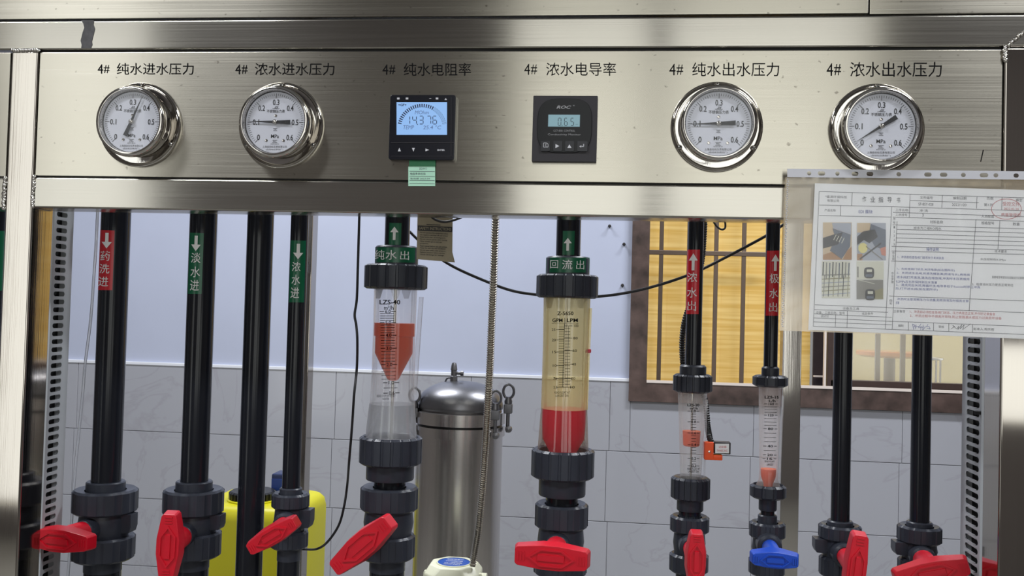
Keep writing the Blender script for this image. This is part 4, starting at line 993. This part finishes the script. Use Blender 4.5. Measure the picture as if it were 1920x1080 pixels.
MB().lathe([(R * .95, ztf)] + [(RF * .95 * (1 - (i / 16) ** 2.6) ** .5, ztf + .004 + (zd - ztf) * (i / 16)) for i in range(1, 17)], (fc.x, YFH, 0), n=64, cap=False).build('dome_lid', MT['dome'], g, smooth=60)
vx = P(851, 700, YFH); zv0 = zd - .004; s_ = 1 / S(851, 700, YFH)
vv = MB().lathe([(7 * s_, 0), (7 * s_, 13 * s_), (5.5 * s_, 14 * s_), (5.5 * s_, 24 * s_), (6.5 * s_, 25 * s_), (5 * s_, 34 * s_), (3.5 * s_, 38 * s_), (0, 39 * s_)], (vx.x, YFH, zv0), n=8).build('vent_valve', MT['dome'], g, smooth=30)
MB().lathe([(3 * s_, 0), (3 * s_, 9 * s_), (5 * s_, 10 * s_), (5 * s_, 15 * s_), (0, 15 * s_)], (vx.x + 3 * s_, YFH, zv0 + 19 * s_), 'x', 10).build('vent_screw', MT['dome'], vv, smooth=30)
MB().tube(crom([(vx.x - 4 * s_, YFH, zv0 + 10 * s_), (vx.x - 12 * s_, YFH, zv0 + 9 * s_), (vx.x - 16 * s_, YFH, zv0 + 2 * s_)], 6), 1.6 * s_, 8).build('vent_lever', MT['dome'], vv)
for px, yo, zc in ((953, -.02, 758), (929, -RF * .7, 770), (777, -RF * .45, 765)):
    p = P(px, zc, YFH + yo); q = 1 / S(px, zc, YFH + yo); big = 1.0
    cl = MB()
    cl.tube([(p.x + 10 * q * cos(t * pi / 10), p.y, p.z + 24 * q + 13 * q * sin(t * pi / 10)) for t in range(21)], 2.6 * q, 8, cap=False)
    cl.lathe([(7 * q, 0), (7.5 * q, 6 * q), (6 * q, 10 * q), (6 * q, 14 * q)], (p.x, p.y, p.z), n=12)
    cl.build('eye_nut', MT['dome'], g, smooth=40)
    MB().lathe([(3.5 * q, -52 * q), (3.5 * q, 2 * q)], (p.x, p.y, p.z), n=10).build('clamp_bolt', MT['dome'], g)
    MB().box(p.x - 8 * q, p.x + 8 * q, p.y - 8 * q, p.y + 8 * q, p.z - 17 * q, p.z + 1 * q).build('clamp_block', MT['dome'], g, smooth=40, bevel=2 * q)
    MB().lathe([(0, -8 * q), (6 * q, -7 * q), (7 * q, 0), (6 * q, 7 * q), (0, 8 * q)], (p.x + 2 * q, p.y, p.z - 46 * q), 'y', 12).build('pivot_pin', MT['dome'], g)

# flexible steel conduit in front of the housing
cp = [(930, 395, .20), (928, 440, .21), (925.5, 520, .23), (922, 600, .26), (919, 680, .29), (914.5, 760, .32), (910, 840, .36), (904, 920, .39), (897, 990, .41), (889, 1040, .43), (886, 1062, .43)]
path = resample(crom([P(*c) for c in cp], 14), .00058)
rf = 7.6 / S(925, 600, .24)
tag(MB().tube(path, lambda i: rf * (.84 + .15 * cos(i * pi / 4)), 18).build('flexible_conduit', MT['flex'], smooth=180), 'ribbed steel flexible conduit hanging in front of the filter housing', 'conduit')

# cream sensor head
YB = .46; bc = P(851, 1058, YB); q = 1 / S(851, 1058, YB)
g = thing('flow_sensor', 'cream plastic sensor head with round blue label beneath the steel conduit', 'sensor', (bc.x, YB, .0))
def oct_(r, k=.42): return [(r, -r * k), (r, r * k), (r * k, r), (-r * k, r), (-r, r * k), (-r, -r * k), (-r * k, -r), (r * k, -r)]
def stack(levels, c): 
    mb = MB(); n = len(levels[0][0]); vs = []
    for poly, z in levels: vs += [(c[0] + p[0], c[1] + p[1], z) for p in poly]
    fs = [(k * n + i, k * n + (i + 1) % n, (k + 1) * n + (i + 1) % n, (k + 1) * n + i) for k in range(len(levels) - 1) for i in range(n)]
    fs += [tuple(range(n)), tuple((len(levels) - 1) * n + i for i in range(n))]
    return mb.add(vs, fs)
zt_ = bc.z + 3 * q
stack([(oct_(50 * q, .6), zt_ - 70 * q), (oct_(50 * q, .6), zt_ - 14 * q), (oct_(42 * q), zt_)], (bc.x, YB)).build('sensor_cover', MT['cream'], g, smooth=35, bevel=2.5 * q)
for sx in (-1, 1): MB().lathe([(9 * q, -40 * q), (9 * q, -4 * q), (7 * q, 0), (0, 0)], (bc.x + sx * 46 * q, YB - 10 * q, zt_ - 14 * q), n=16).build('screw_lug', MT['cream'], g)
lb = MB().lathe([(30 * q, 0), (30 * q, 1 * q), (0, 1 * q)], (bc.x, YB, zt_), n=40).build('round_label', MT['bluelab'], g, smooth=30)
MB().lathe([(30 * q, -.2 * q), (32.5 * q, -.2 * q), (32.5 * q, 1.6 * q), (30 * q, 1.6 * q)], (bc.x, YB, zt_), n=40, cap=False).build('label_rim', MT['cream'], g)
mb = MB(); ft = lambda u, v: Vector((bc.x + u * q, YB - v * q, zt_ + 1.3 * q))
for (a, b_, s__) in ((-14, 15, '电磁流量计'), (-16, 3, 'CONVERTER')): text(mb, s__, -16, -b_ - 6, 16, b_ * -1, ft)
text(mb, 'TYPE: LDG-40  DC24V', -17, 6, 17, 11, ft); text(mb, 'OUTPUT 4-20mA', -17, 14, 14, 19, ft); mb.line(-4, 4, 15, 4, 1.2, ft)
mb.build('label_print', MT['white'], lb, smooth=None)
MB().tube([(bc.x + 52 * q, YB, zt_ - 30 * q), (bc.x + 62 * q, YB, zt_ - 30 * q)], 14 * q, 20).build('cable_gland', MT['cream'], g, smooth=40)
MB().lathe([(20 * q, 0), (20 * q, zt_ - 68 * q)], (bc.x, YB, 0), n=24).build('stand_pipe', MT['pvc'], g)

# yellow dosing tank
YT = 1.45; tl = P(398, 960, YT); tr_ = P(589, 960, YT); ztk = P(500, 944, YT - .1).z; q = 1 / S(490, 960, YT)
cx = (tl.x + tr_.x) / 2; hw = (tr_.x - tl.x) / 2
g = thing('dosing_tank', 'yellow plastic dosing tank with black screw cap', 'tank', (cx, YT, 0))
def rsq(h, r, n=6):
    return [(p[0], p[1]) for p in rr(-h, -h, h, h, r, n)]
stack([(rsq(hw, .05), 0), (rsq(hw, .05), ztk - .045), (rsq(hw * .97, .05), ztk - .02), (rsq(hw * .90, .05), ztk - .006), (rsq(hw * .80, .05), ztk)], (cx, YT)).build('tank_body', MT['yellow'], g, smooth=50)
cc = P(472, 985, YT - .06); MB().gear((cc.x, YT - .06, 0), ztk - .004, ztk + 17 * q, 41 * q, 39.5 * q, 30, 2.5 * q, duty=.6).build('screw_cap', MT['cap'], g, smooth=30)
MB().lathe([(44 * q, ztk - .004), (44 * q, ztk + .004), (42 * q, ztk + .006)], (cc.x, YT - .06, 0), n=40).build('cap_collar', MT['yellow'], g)
p0 = P(513, 886, YT + .02); p1 = P(548, 940, YT + .02)
o = thing('dosing_pump', 'small navy dosing pump standing on the yellow tank behind a thin pipe', 'pump', ((p0.x + p1.x) / 2, YT + .02, ztk))
MB().box(p0.x, p1.x, YT + .0, YT + .07, ztk, p0.z).build('pump_body', MT['navy'], o, smooth=40, bevel=.006)
MB().box(p0.x + .003, p1.x - .003, YT - .004, YT + .001, ztk + .01, p0.z - .016).build('pump_face', mat('pump_blue_face', (36, 60, 130), .3), o, smooth=None)

# cables
def cable(name, pts, r, label, cat='cable', m=None, n=10, group=None):
    return tag(MB().tube(crom([P(*p) for p in pts], n), r, 8).build(name, m or MT['rubber'], smooth=60), label, cat, group)
cable('power_cable', [(674, 395, .12), (673, 430, .12), (671, 500, .13), (669, 560, .14), (665, 590, .14), (668, 610, .14), (670, 640, .14), (669, 690, .17), (664, 740, .16), (660, 800, .18), (655, 860, .2), (651, 910, .26), (645, 950, .26), (635, 985, .26), (615, 1015, .26), (595, 1029, .26), (572, 1030, .31), (556, 1028, .30)], .0022, 'thin black cable hanging straight down left of the orange-float flow meter')
cable('signal_cable', [(768, 434, .36), (780, 446, .36), (808, 472, .36), (850, 500, .36), (910, 527, .36), (960, 545, .36), (1010, 553, .37), (1060, 556, .37), (1120, 556, .37), (1180, 548, .37), (1240, 533, .37), (1300, 512, .37), (1350, 488, .36), (1400, 462, .36), (1440, 440, .36), (1470, 420, .35), (1490, 400, .34)], .0027, 'long black cable sagging across behind both large flow meters')
cable('short_lead', [(800, 398, .07), (815, 411, .066), (832, 416, .064), (850, 413, .064), (870, 405, .07), (880, 396, .08)], .0020, 'short black lead drooping over the safety tag')
cable('wire_hook', [(1330, 402, .1), (1342, 422, .1), (1352, 430, .1), (1359, 428, .1), (1360, 420, .1), (1358, 408, .1)], .0016, 'small bent wire end under the rail in front of the window')
cable('drain_hose', [(183, 396, .2), (180, 460, .2), (176, 520, .22), (170, 600, .22), (160, 680, .24), (155, 740, .24), (149, 800, .24), (143, 860, .24), (138, 920, .24), (133, 1000, .24), (127, 1090, .24), (120, 1200, .24)], .0026, 'thin translucent hose hanging beside the left wiring duct', 'hose', MT['hose'])
cpath = resample(crom([P(*c) for c in [(1322, 395, .29), (1320, 440, .29), (1317, 480, .29), (1310, 520, .29), (1298, 560, .30), (1284, 600, .29), (1279, 640, .29), (1281, 685, .29), (1290, 712, .30), (1308, 726, .30), (1321, 745, .29), (1325, 775, .28), (1327, 800, .27), (1331, 822, .25), (1336, 834, .245)]], 10), .0022)
tag(MB().tube(cpath, lambda i: .0056 if i % 2 else .0042, 12).build('corrugated_conduit', MT['rubber'], smooth=60), 'black corrugated conduit snaking behind the pipe to the orange clip', 'conduit')

# safety tag
YT_ = .16; fT = lambda px, py: P(px, py, YT_ + .006 * sin((py - 410) / 80 * 3) - .004 * ((px - 815) / 35) ** 2)
g = thing('safety_tag', 'weathered card tag with printed safety instructions hanging under the rail', 'tag', P(815, 400, YT_))
mb = MB(); vs = []; nx, ny = 8, 10
for j in range(ny + 1):
    t = j / ny
    for i in range(nx + 1):
        s = i / nx; xl_ = 783 - 2 * t; xr2 = 849 - 1 * t + (5 * max(0, t - .8) / .2); yb = 486 + s * 6
        vs.append(fT(xl_ + (xr2 - xl_) * s, 395 + (yb - 395) * t))
mb.add(vs, [(j * (nx + 1) + i, (j + 1) * (nx + 1) + i, (j + 1) * (nx + 1) + i + 1, j * (nx + 1) + i + 1) for j in range(ny) for i in range(nx)])
mb.build('tag_card', MT['tagp'], g, smooth=80)
fT2 = lambda px, py: fT(px, py) + Vector((0, -.0012, 0))
mb = MB(); mb.quad(784, 423, 848, 432.5, lambda px, py: fT2(px, py + (px - 784) * .04), nx=6); 
lines = ['Do not operate this equipment unless', 'the supply is switched off and locked.', 'Keep hands clear of moving parts.', 'Do not remove guards while running.', 'Wear suitable gloves and eye', 'protection.', 'Read manual before use and service.', 'Keep the unit dry and ventilated.', 'Do not open while under pressure.', 'Release pressure before service.', 'Check all fittings for leakage.']
for i, s__ in enumerate(lines):
    y = 434.5 + i * 4.1; text(mb, s__, 788, y, 788 + min(52, len(s__) * 1.45), y + 3.0, lambda px, py: fT2(px, py + (px - 784) * .05), bold=.02)
mb.line(800, 421, 826, 422, 1.2, fT2)
mb.build('tag_print', MT['ink'], [o for o in g.children][0], smooth=None)
mb = MB(); text(mb, 'SAFETY INSTRUCTIONS', 786, 425, 846, 430.5, lambda px, py: fT(px, py + (px - 784) * .04) + Vector((0, -.0020, 0)), bold=.02)
mb.build('tag_heading', MT['tagp'], [o for o in g.children][0], smooth=None)

# ------------------------------------------------------------------ paper in its punched sleeve
YS = -.016; YPp = -.0135
g = thing('document_sleeve', 'clear punched plastic sleeve taped over the right end of the steel rail', 'sleeve', P(1690, 318, YS))
rnd = random.Random(3)
def slx(t): return 1474 - 11 * t          # left edge
def sly(s, t): return (331 + 4 * s) + (289 + 16 * s - 4 * s) * t - 2 * s * (1 - t)
mb = MB(); vs = []; nx, ny = 60, 44
for j in range(ny + 1):
    t = j / ny
    for i in range(nx + 1):
        s = i / nx; px = slx(t) + (1952 - slx(t)) * s
        wv = .0004 * sin(px * .035 + t * 5) * sin(t * 6 + px * .013) + .0016 * sin(t * 24 + px * .05 + 2 * sin(t * 9)) * max(0, 1 - (px - 1463) / 75) + .0005 * sin(px * .015 + t * 3)
        wv += .0010 * math.exp(-((px - 1795 - 55 * t) / 9) ** 2) * (1 - t * .5)
        vs.append(P(px, sly(s, t), YS - .001 - abs(wv)))
mb.add(vs, [(j * (nx + 1) + i, (j + 1) * (nx + 1) + i, (j + 1) * (nx + 1) + i + 1, j * (nx + 1) + i + 1) for j in range(ny) for i in range(nx)])
mb.build('sleeve_front', MT['sleeve'], g, smooth=80)
mb2 = MB(); mb2.add([Vector((v[0], -.009 + .35 * (v[1] - YS), v[2])) for v in mb.v], mb.f); mb2.build('sleeve_back', MT['sleeveb'], g, smooth=80)
mb = MB(); holes = [(1517, 4), (1540, 7), (1570, 4), (1603, 6.5), (1631, 6.5), (1685, 4.3), (1739.6, 7), (1769, 7), (1806, 4.5), (1844.6, 8), (1867, 4.5), (1905, 5)]
xs = [1476] + [(a[0] + b_[0]) / 2 for a, b_ in zip(holes, holes[1:])] + [1950]
ff = lambda px, py: P(px, py + (px - 1476) * .011, YS - .002)
for i, (hx, ha) in enumerate(holes): mb.holed(xs[i], 316.5, xs[i + 1], 332, hx, 324.5 , ha, 4.0, ff)
mb.build('binding_strip', MT['strip'], g, smooth=None, solid=.0006)
mb = MB()
for i in range(70): y = 336 + i * 4; mb.ball(ff(1477 - 11 * (y - 331) / 289 + (i % 2) * 1.2, y), (.0011, .0006, .0011), 6)
o = mb.build('welded_seam', MT['strip'], g, smooth=80); o['kind'] = 'stuff'
# the sheet
d = thing('instruction_sheet', 'printed work instruction sheet with four photos and a red stamp inside the sleeve', 'paper', P(1700, 618, YPp))
mb = MB(); mb.add([P(1528, 343.5, YPp), P(1938, 357, YPp), P(1934, 636, YPp), P(1515.5, 618.5, YPp)] + [P(1528, 343.5, YPp) + Vector((0, .0003, 0)), P(1938, 357, YPp) + Vector((0, .0003, 0)), P(1934, 636, YPp) + Vector((0, .0003, 0)), P(1515.5, 618.5, YPp) + Vector((0, .0003, 0))], [(0, 1, 2, 3), (7, 6, 5, 4), (0, 4, 5, 1), (1, 5, 6, 2), (2, 6, 7, 3), (3, 7, 4, 0)])
sheet = mb.build('sheet', MT['paper'], d, smooth=None)
fd = flat(YPp - .0003); K = MB(); Bm = MB(); Rm = MB(); Gm = MB()
HL = [(1536, 359, 1920, 371), (1536, 384.5, 1671, 387.5), (1671, 387.5, 1920, 395), (1707, 376, 1835, 380), (1536, 404, 1671, 407), (1674, 398, 1920, 406), (1674, 407, 1920, 415), (1674, 421.5, 1920, 429), (1681, 430, 1920, 437), (1681, 438, 1920, 445),
      (1681, 446, 1920, 453), (1681, 454, 1920, 461), (1672, 462, 1920, 469), (1672, 470.5, 1920, 477), (1671, 489.5, 1920, 496), (1667, 555, 1920, 564), (1665, 577, 1920, 586), (1660, 602, 1920, 612), (1528, 571.5, 1665, 576.5), (1527, 580.5, 1665, 585.5), (1527, 588.5, 1672, 595), (1526, 596, 1672, 602.5), (1525, 603.5, 1672, 609), (1525, 612, 1920, 627)]
VL = [(1536, 359, 1525, 612), (1598, 361, 1597, 386), (1576.5, 385.5, 1576, 405), (1672, 388, 1660, 617), (1682, 415, 1673, 618), (1706.5, 364, 1705, 408), (1767, 366, 1766, 389), (1832, 369, 1831, 391), (1879, 370, 1878, 393), (1830, 411, 1817, 583), (1875, 413, 1871, 468), (1567, 589, 1566, 613), (1589, 582, 1588, 614), (1703, 603.5, 1703, 620), (1750.5, 605, 1750.5, 621), (1779, 606, 1779, 622), (1823.5, 608, 1823.5, 623.5)]
for a in HL: K.line(*a, .9, fd)
for a in VL: K.line(*a, .9, fd)
def T(mb, s__, x0, y0, x1, y1, b=0): text(mb, s__, x0, y0, x1, y1, fd, bold=b, rise=(x1 - x0) * .03)
T(K, '作', 1617, 368, 1624, 378.5, .01); T(K, '业', 1632, 368.5, 1641, 379, .01); T(K, '指', 1647, 369, 1656, 379.5, .01); T(K, '导', 1664, 369.5, 1672, 379.5, .01); T(K, '书', 1681, 370, 1688, 380, .01)
for s__, a, b_, c, e in (('*盛源环保科技', 1547, 366, 1588, 371), ('有限公司', 1551, 373.5, 1573, 378.5), ('产品名称', 1546, 391.5, 1567, 396.5), ('工序名称:', 1679, 391, 1704, 396), ('工序排号', 1679, 400, 1701, 405), ('文件编号', 1725, 367.5, 1749, 373), ('编制日期', 1787, 368.5, 1812, 374),
                     ('页数', 1850, 369, 1863, 374.5), ('第1页', 1845, 381, 1862, 386.5), ('SP-BSY-028', 1722, 380, 1750, 385), ('2022/1/20', 1785, 381, 1812, 386), ('冲 洗', 1724, 392, 1740, 397.5), ('3', 1729, 401, 1732, 406), ('人员配置', 1840, 402.5, 1864, 408), ('材料名称', 1744, 413, 1768, 419), ('规格型号', 1840, 415, 1864, 421),
                     ('给水为二级RO纯水', 1713, 424.5, 1765, 430), ('数量', 1899, 417, 1912, 423), ('技术要求', 1865, 468.5, 1888, 473.5), ('设备及工具', 1580, 575.5, 1611, 580.5), ('设备、工装名称、型号', 1530, 583, 1584, 588.5), ('调试仪', 1539, 590, 1554, 595), ('设定条件', 1616, 585, 1637, 590), ('编制', 1684, 608, 1694, 613), ('审核', 1760, 610, 1770, 615),
                     ('批准人:周凤霞', 1825, 614, 1864, 619), ('审定', 1905, 372, 1917, 378)): T(K, s__, a, b_, c, e)
for i, s__ in enumerate('序号'): T(K, s__, 1674, 408 + i * 7, 1679, 413 + i * 7)
for i in range(5): T(K, str(i + 1), 1675.5, 424 + i * 8, 1678, 428 + i * 8)
for s__, x, y in (('作业前', 1673, 472), ('作业步骤', 1671, 510), ('自检', 1668, 561)):
    for i, ch_ in enumerate(s__): T(K, ch_, x, y + i * 5.5, x + 4.6, y + 4.6 + i * 5.5)
T(Bm, 'EDI 膜块', 1610, 393, 1636, 400); T(Bm, '操作说明', 1737, 464, 1760, 470.5)
for s__, a, b_, c in (('1、冲洗前检查各阀门是否处于关闭状态', 1683, 479, 1770), ('1、先检查阀门状态,关闭电源(如左图所示)', 1682, 501.5, 1790), ('2、关闭进水总阀,将清洗桶装满(药液与水),再将阀', 1681, 509, 1818), ('进水阀打开清洗,清洗后排放阀,冲洗时水压表维持', 1681, 517, 1818), ('0.2MPa左右并保持到出水清澈', 1680, 525, 1757), ('3、清洗完后关闭,再循环洗,电导率低于5us/cm时停止冲洗', 1680, 531.5, 1838), ('后,打开进水阀(如左图所示)', 1679, 538.5, 1758)): T(Bm, s__, a, b_, c, b_ + 5)
T(Bm, '冲洗时注意观察压力与流量,如有异常及时报告主管', 1682, 558, 1816, 563); T(Bm, '主管', 1679, 565, 1686, 570)
T(K, '注意事项', 1675, 581, 1697, 586); T(K, '水压控制在0.2Mpa', 1838, 483.5, 1886, 488.5); T(K, '观察电导率变化与设备运行记录表', 1860, 517, 1920, 522); T(K, '2、检查进水压力是否正常到位', 1822, 530, 1900, 535)
T(Rm, '1、冲洗前必须检查各阀门状态、压力表是否正常,并作好记录备查', 1706, 581.5, 1866, 587); T(Rm, '2、冲洗过程中不得离开现场,防止管路漏水或压力过高损坏设备', 1706, 589, 1878, 594.5)
for pts in (((1711, 607), (1713, 618)), ((1711, 608), (1716, 610), (1713, 613)), ((1718, 609), (1716, 617)), ((1714, 613), (1724, 612)), ((1727, 607), (1722, 614), (1733, 613)), ((1727, 611), (1726, 620)), ((1731, 609), (1730, 619), (1736, 612)), ((1740, 608), (1737, 613), (1742, 612), (1744, 617), (1738, 616))):
    for a, b_ in zip(pts, pts[1:]): Bm.line(a[0], a[1], b_[0], b_[1], .8, fd)
sg = [(1783, 617), (1790, 612), (1786, 610), (1794, 617), (1798, 611), (1796, 618), (1804, 608), (1800, 617), (1808, 609), (1805, 618), (1820, 607)]
for a, b_ in zip(sg, sg[1:]): Gm.line(a[0], a[1], b_[0], b_[1], .8, fd)
st = [(1887 + 28 * cos(2 * pi * i / 36), 392 + 19 * sin(2 * pi * i / 36)) for i in range(37)]
for a, b_ in zip(st, st[1:]): Rm.line(a[0], a[1], b_[0], b_[1], 1.1, fd)
T(Rm, '受控文件', 1880, 378, 1912, 386); T(Rm, '2022.01.20', 1882, 389, 1910, 393.5); T(Rm, '质量管理部', 1877, 399, 1914, 406)
K.build('sheet_print', MT['inkl'], sheet, smooth=None); Bm.build('blue_print', MT['inkb'], sheet, smooth=None); Rm.build('red_stamp', MT['inkr'], sheet, smooth=None); Gm.build('signature', MT['inkl'], sheet, smooth=None)
# four printed photographs
cols = [mat('photo_' + n_, c_, .6) for n_, c_ in (('beige', (214, 192, 160)), ('slate', (96, 106, 124)), ('dark', (44, 46, 54)), ('mist', (172, 178, 192)), ('olive', (150, 146, 112)), ('pale', (222, 222, 206)), ('wood', (178, 132, 88)), ('cream', (236, 226, 150)), ('pink', (214, 140, 120)), ('grey', (140, 138, 132)))]
fd0 = flat(YPp - .00035); fd1 = flat(YPp - .0005); fd2 = flat(YPp - .00065)
ph = MB(); ph.quad(1543, 417, 1597, 487, fd0, 0); ph.poly([(1560, 418), (1596, 418), (1596, 440), (1562, 428)], fd1, 3); ph.poly([(1561, 428), (1595, 440), (1594, 462), (1578, 486), (1556, 470), (1566, 446)], fd1, 1); ph.poly([(1543, 446), (1562, 440), (1580, 436), (1572, 458), (1558, 462), (1543, 466)], fd2, 2)
ph.poly([(1543, 478), (1560, 472), (1580, 487), (1543, 487)], fd1, 6); ph.poly([(1588, 470), (1597, 462), (1597, 487), (1580, 487)], fd1, 6)
for i in range(4): ph.line(1568 + i * 5, 440 + i * 2, 1563 + i * 5, 450 + i * 2, 1.2, flat(YPp - .0008), 5)
ph.build('printed_photo', cols, sheet, smooth=None)
ph = MB(); ph.quad(1607, 418, 1661, 488, fd0, 3); ph.quad(1607, 418, 1632, 436, fd1, 0); ph.poly([(1633, 420), (1661, 431), (1661, 470), (1640, 462), (1628, 440)], fd1, 1); ph.poly([(1607, 444), (1618, 434), (1640, 430), (1646, 444), (1630, 456), (1620, 450), (1607, 460)], fd2, 2)
ph.poly([(1607 + 11 + 9 * cos(t * .7), 465 + 10 * sin(t * .7)) for t in range(9)], fd2, 7); ph.poly([(1650, 466), (1661, 462), (1661, 480), (1653, 478)], fd2, 8); ph.line(1612, 486, 1652, 456, 3, fd2, 2); ph.line(1624, 462, 1655, 487, 2, fd2, 9); ph.quad(1607, 476, 1617, 488, fd1, 6)
ph.build('printed_photo', cols, sheet, smooth=None)
ph = MB(); ph.quad(1541, 490, 1594, 559, fd0, 5)
for i in range(9): ph.line(1544 + i * 6, 491 + (i % 3), 1543 + i * 6, 516 + (i * 7) % 9, 2.2, fd1, (2, 9, 1)[i % 3])
for i in range(6): ph.line(1541, 516 + i * 7.5, 1594, 514 + i * 7, 1.8, fd1, (9, 4, 3)[i % 3]); ph.line(1546 + i * 9, 516, 1544 + i * 9, 556, 1.4, fd2, (9, 2, 4)[i % 3])
ph.build('printed_photo', cols, sheet, smooth=None)
ph = MB(); ph.quad(1606, 490, 1657, 524, fd0, 5); ph.quad(1606, 525, 1656, 561, fd0, 9); ph.quad(1607, 500, 1610, 520, fd1, 9)
for x, y in ((1620, 501), (1622, 542)): ph.poly([(x + 9.5 + p[0], y + 10.5 + p[1]) for p in sup(0, 0, 9.5, 10.5, 3.5, 20)], fd1, 2); ph.quad(x + 5, y + 4, x + 15, y + 9, fd2, 5); ph.quad(x + 3, y + 13, x + 16, y + 18, fd2, 1)
ph.line(1610, 525, 1640, 532, 1, fd1, 5); ph.poly([(1640, 545), (1656, 540), (1656, 561), (1638, 561)], fd1, 4)
ph.build('printed_photo', cols, sheet, smooth=None)
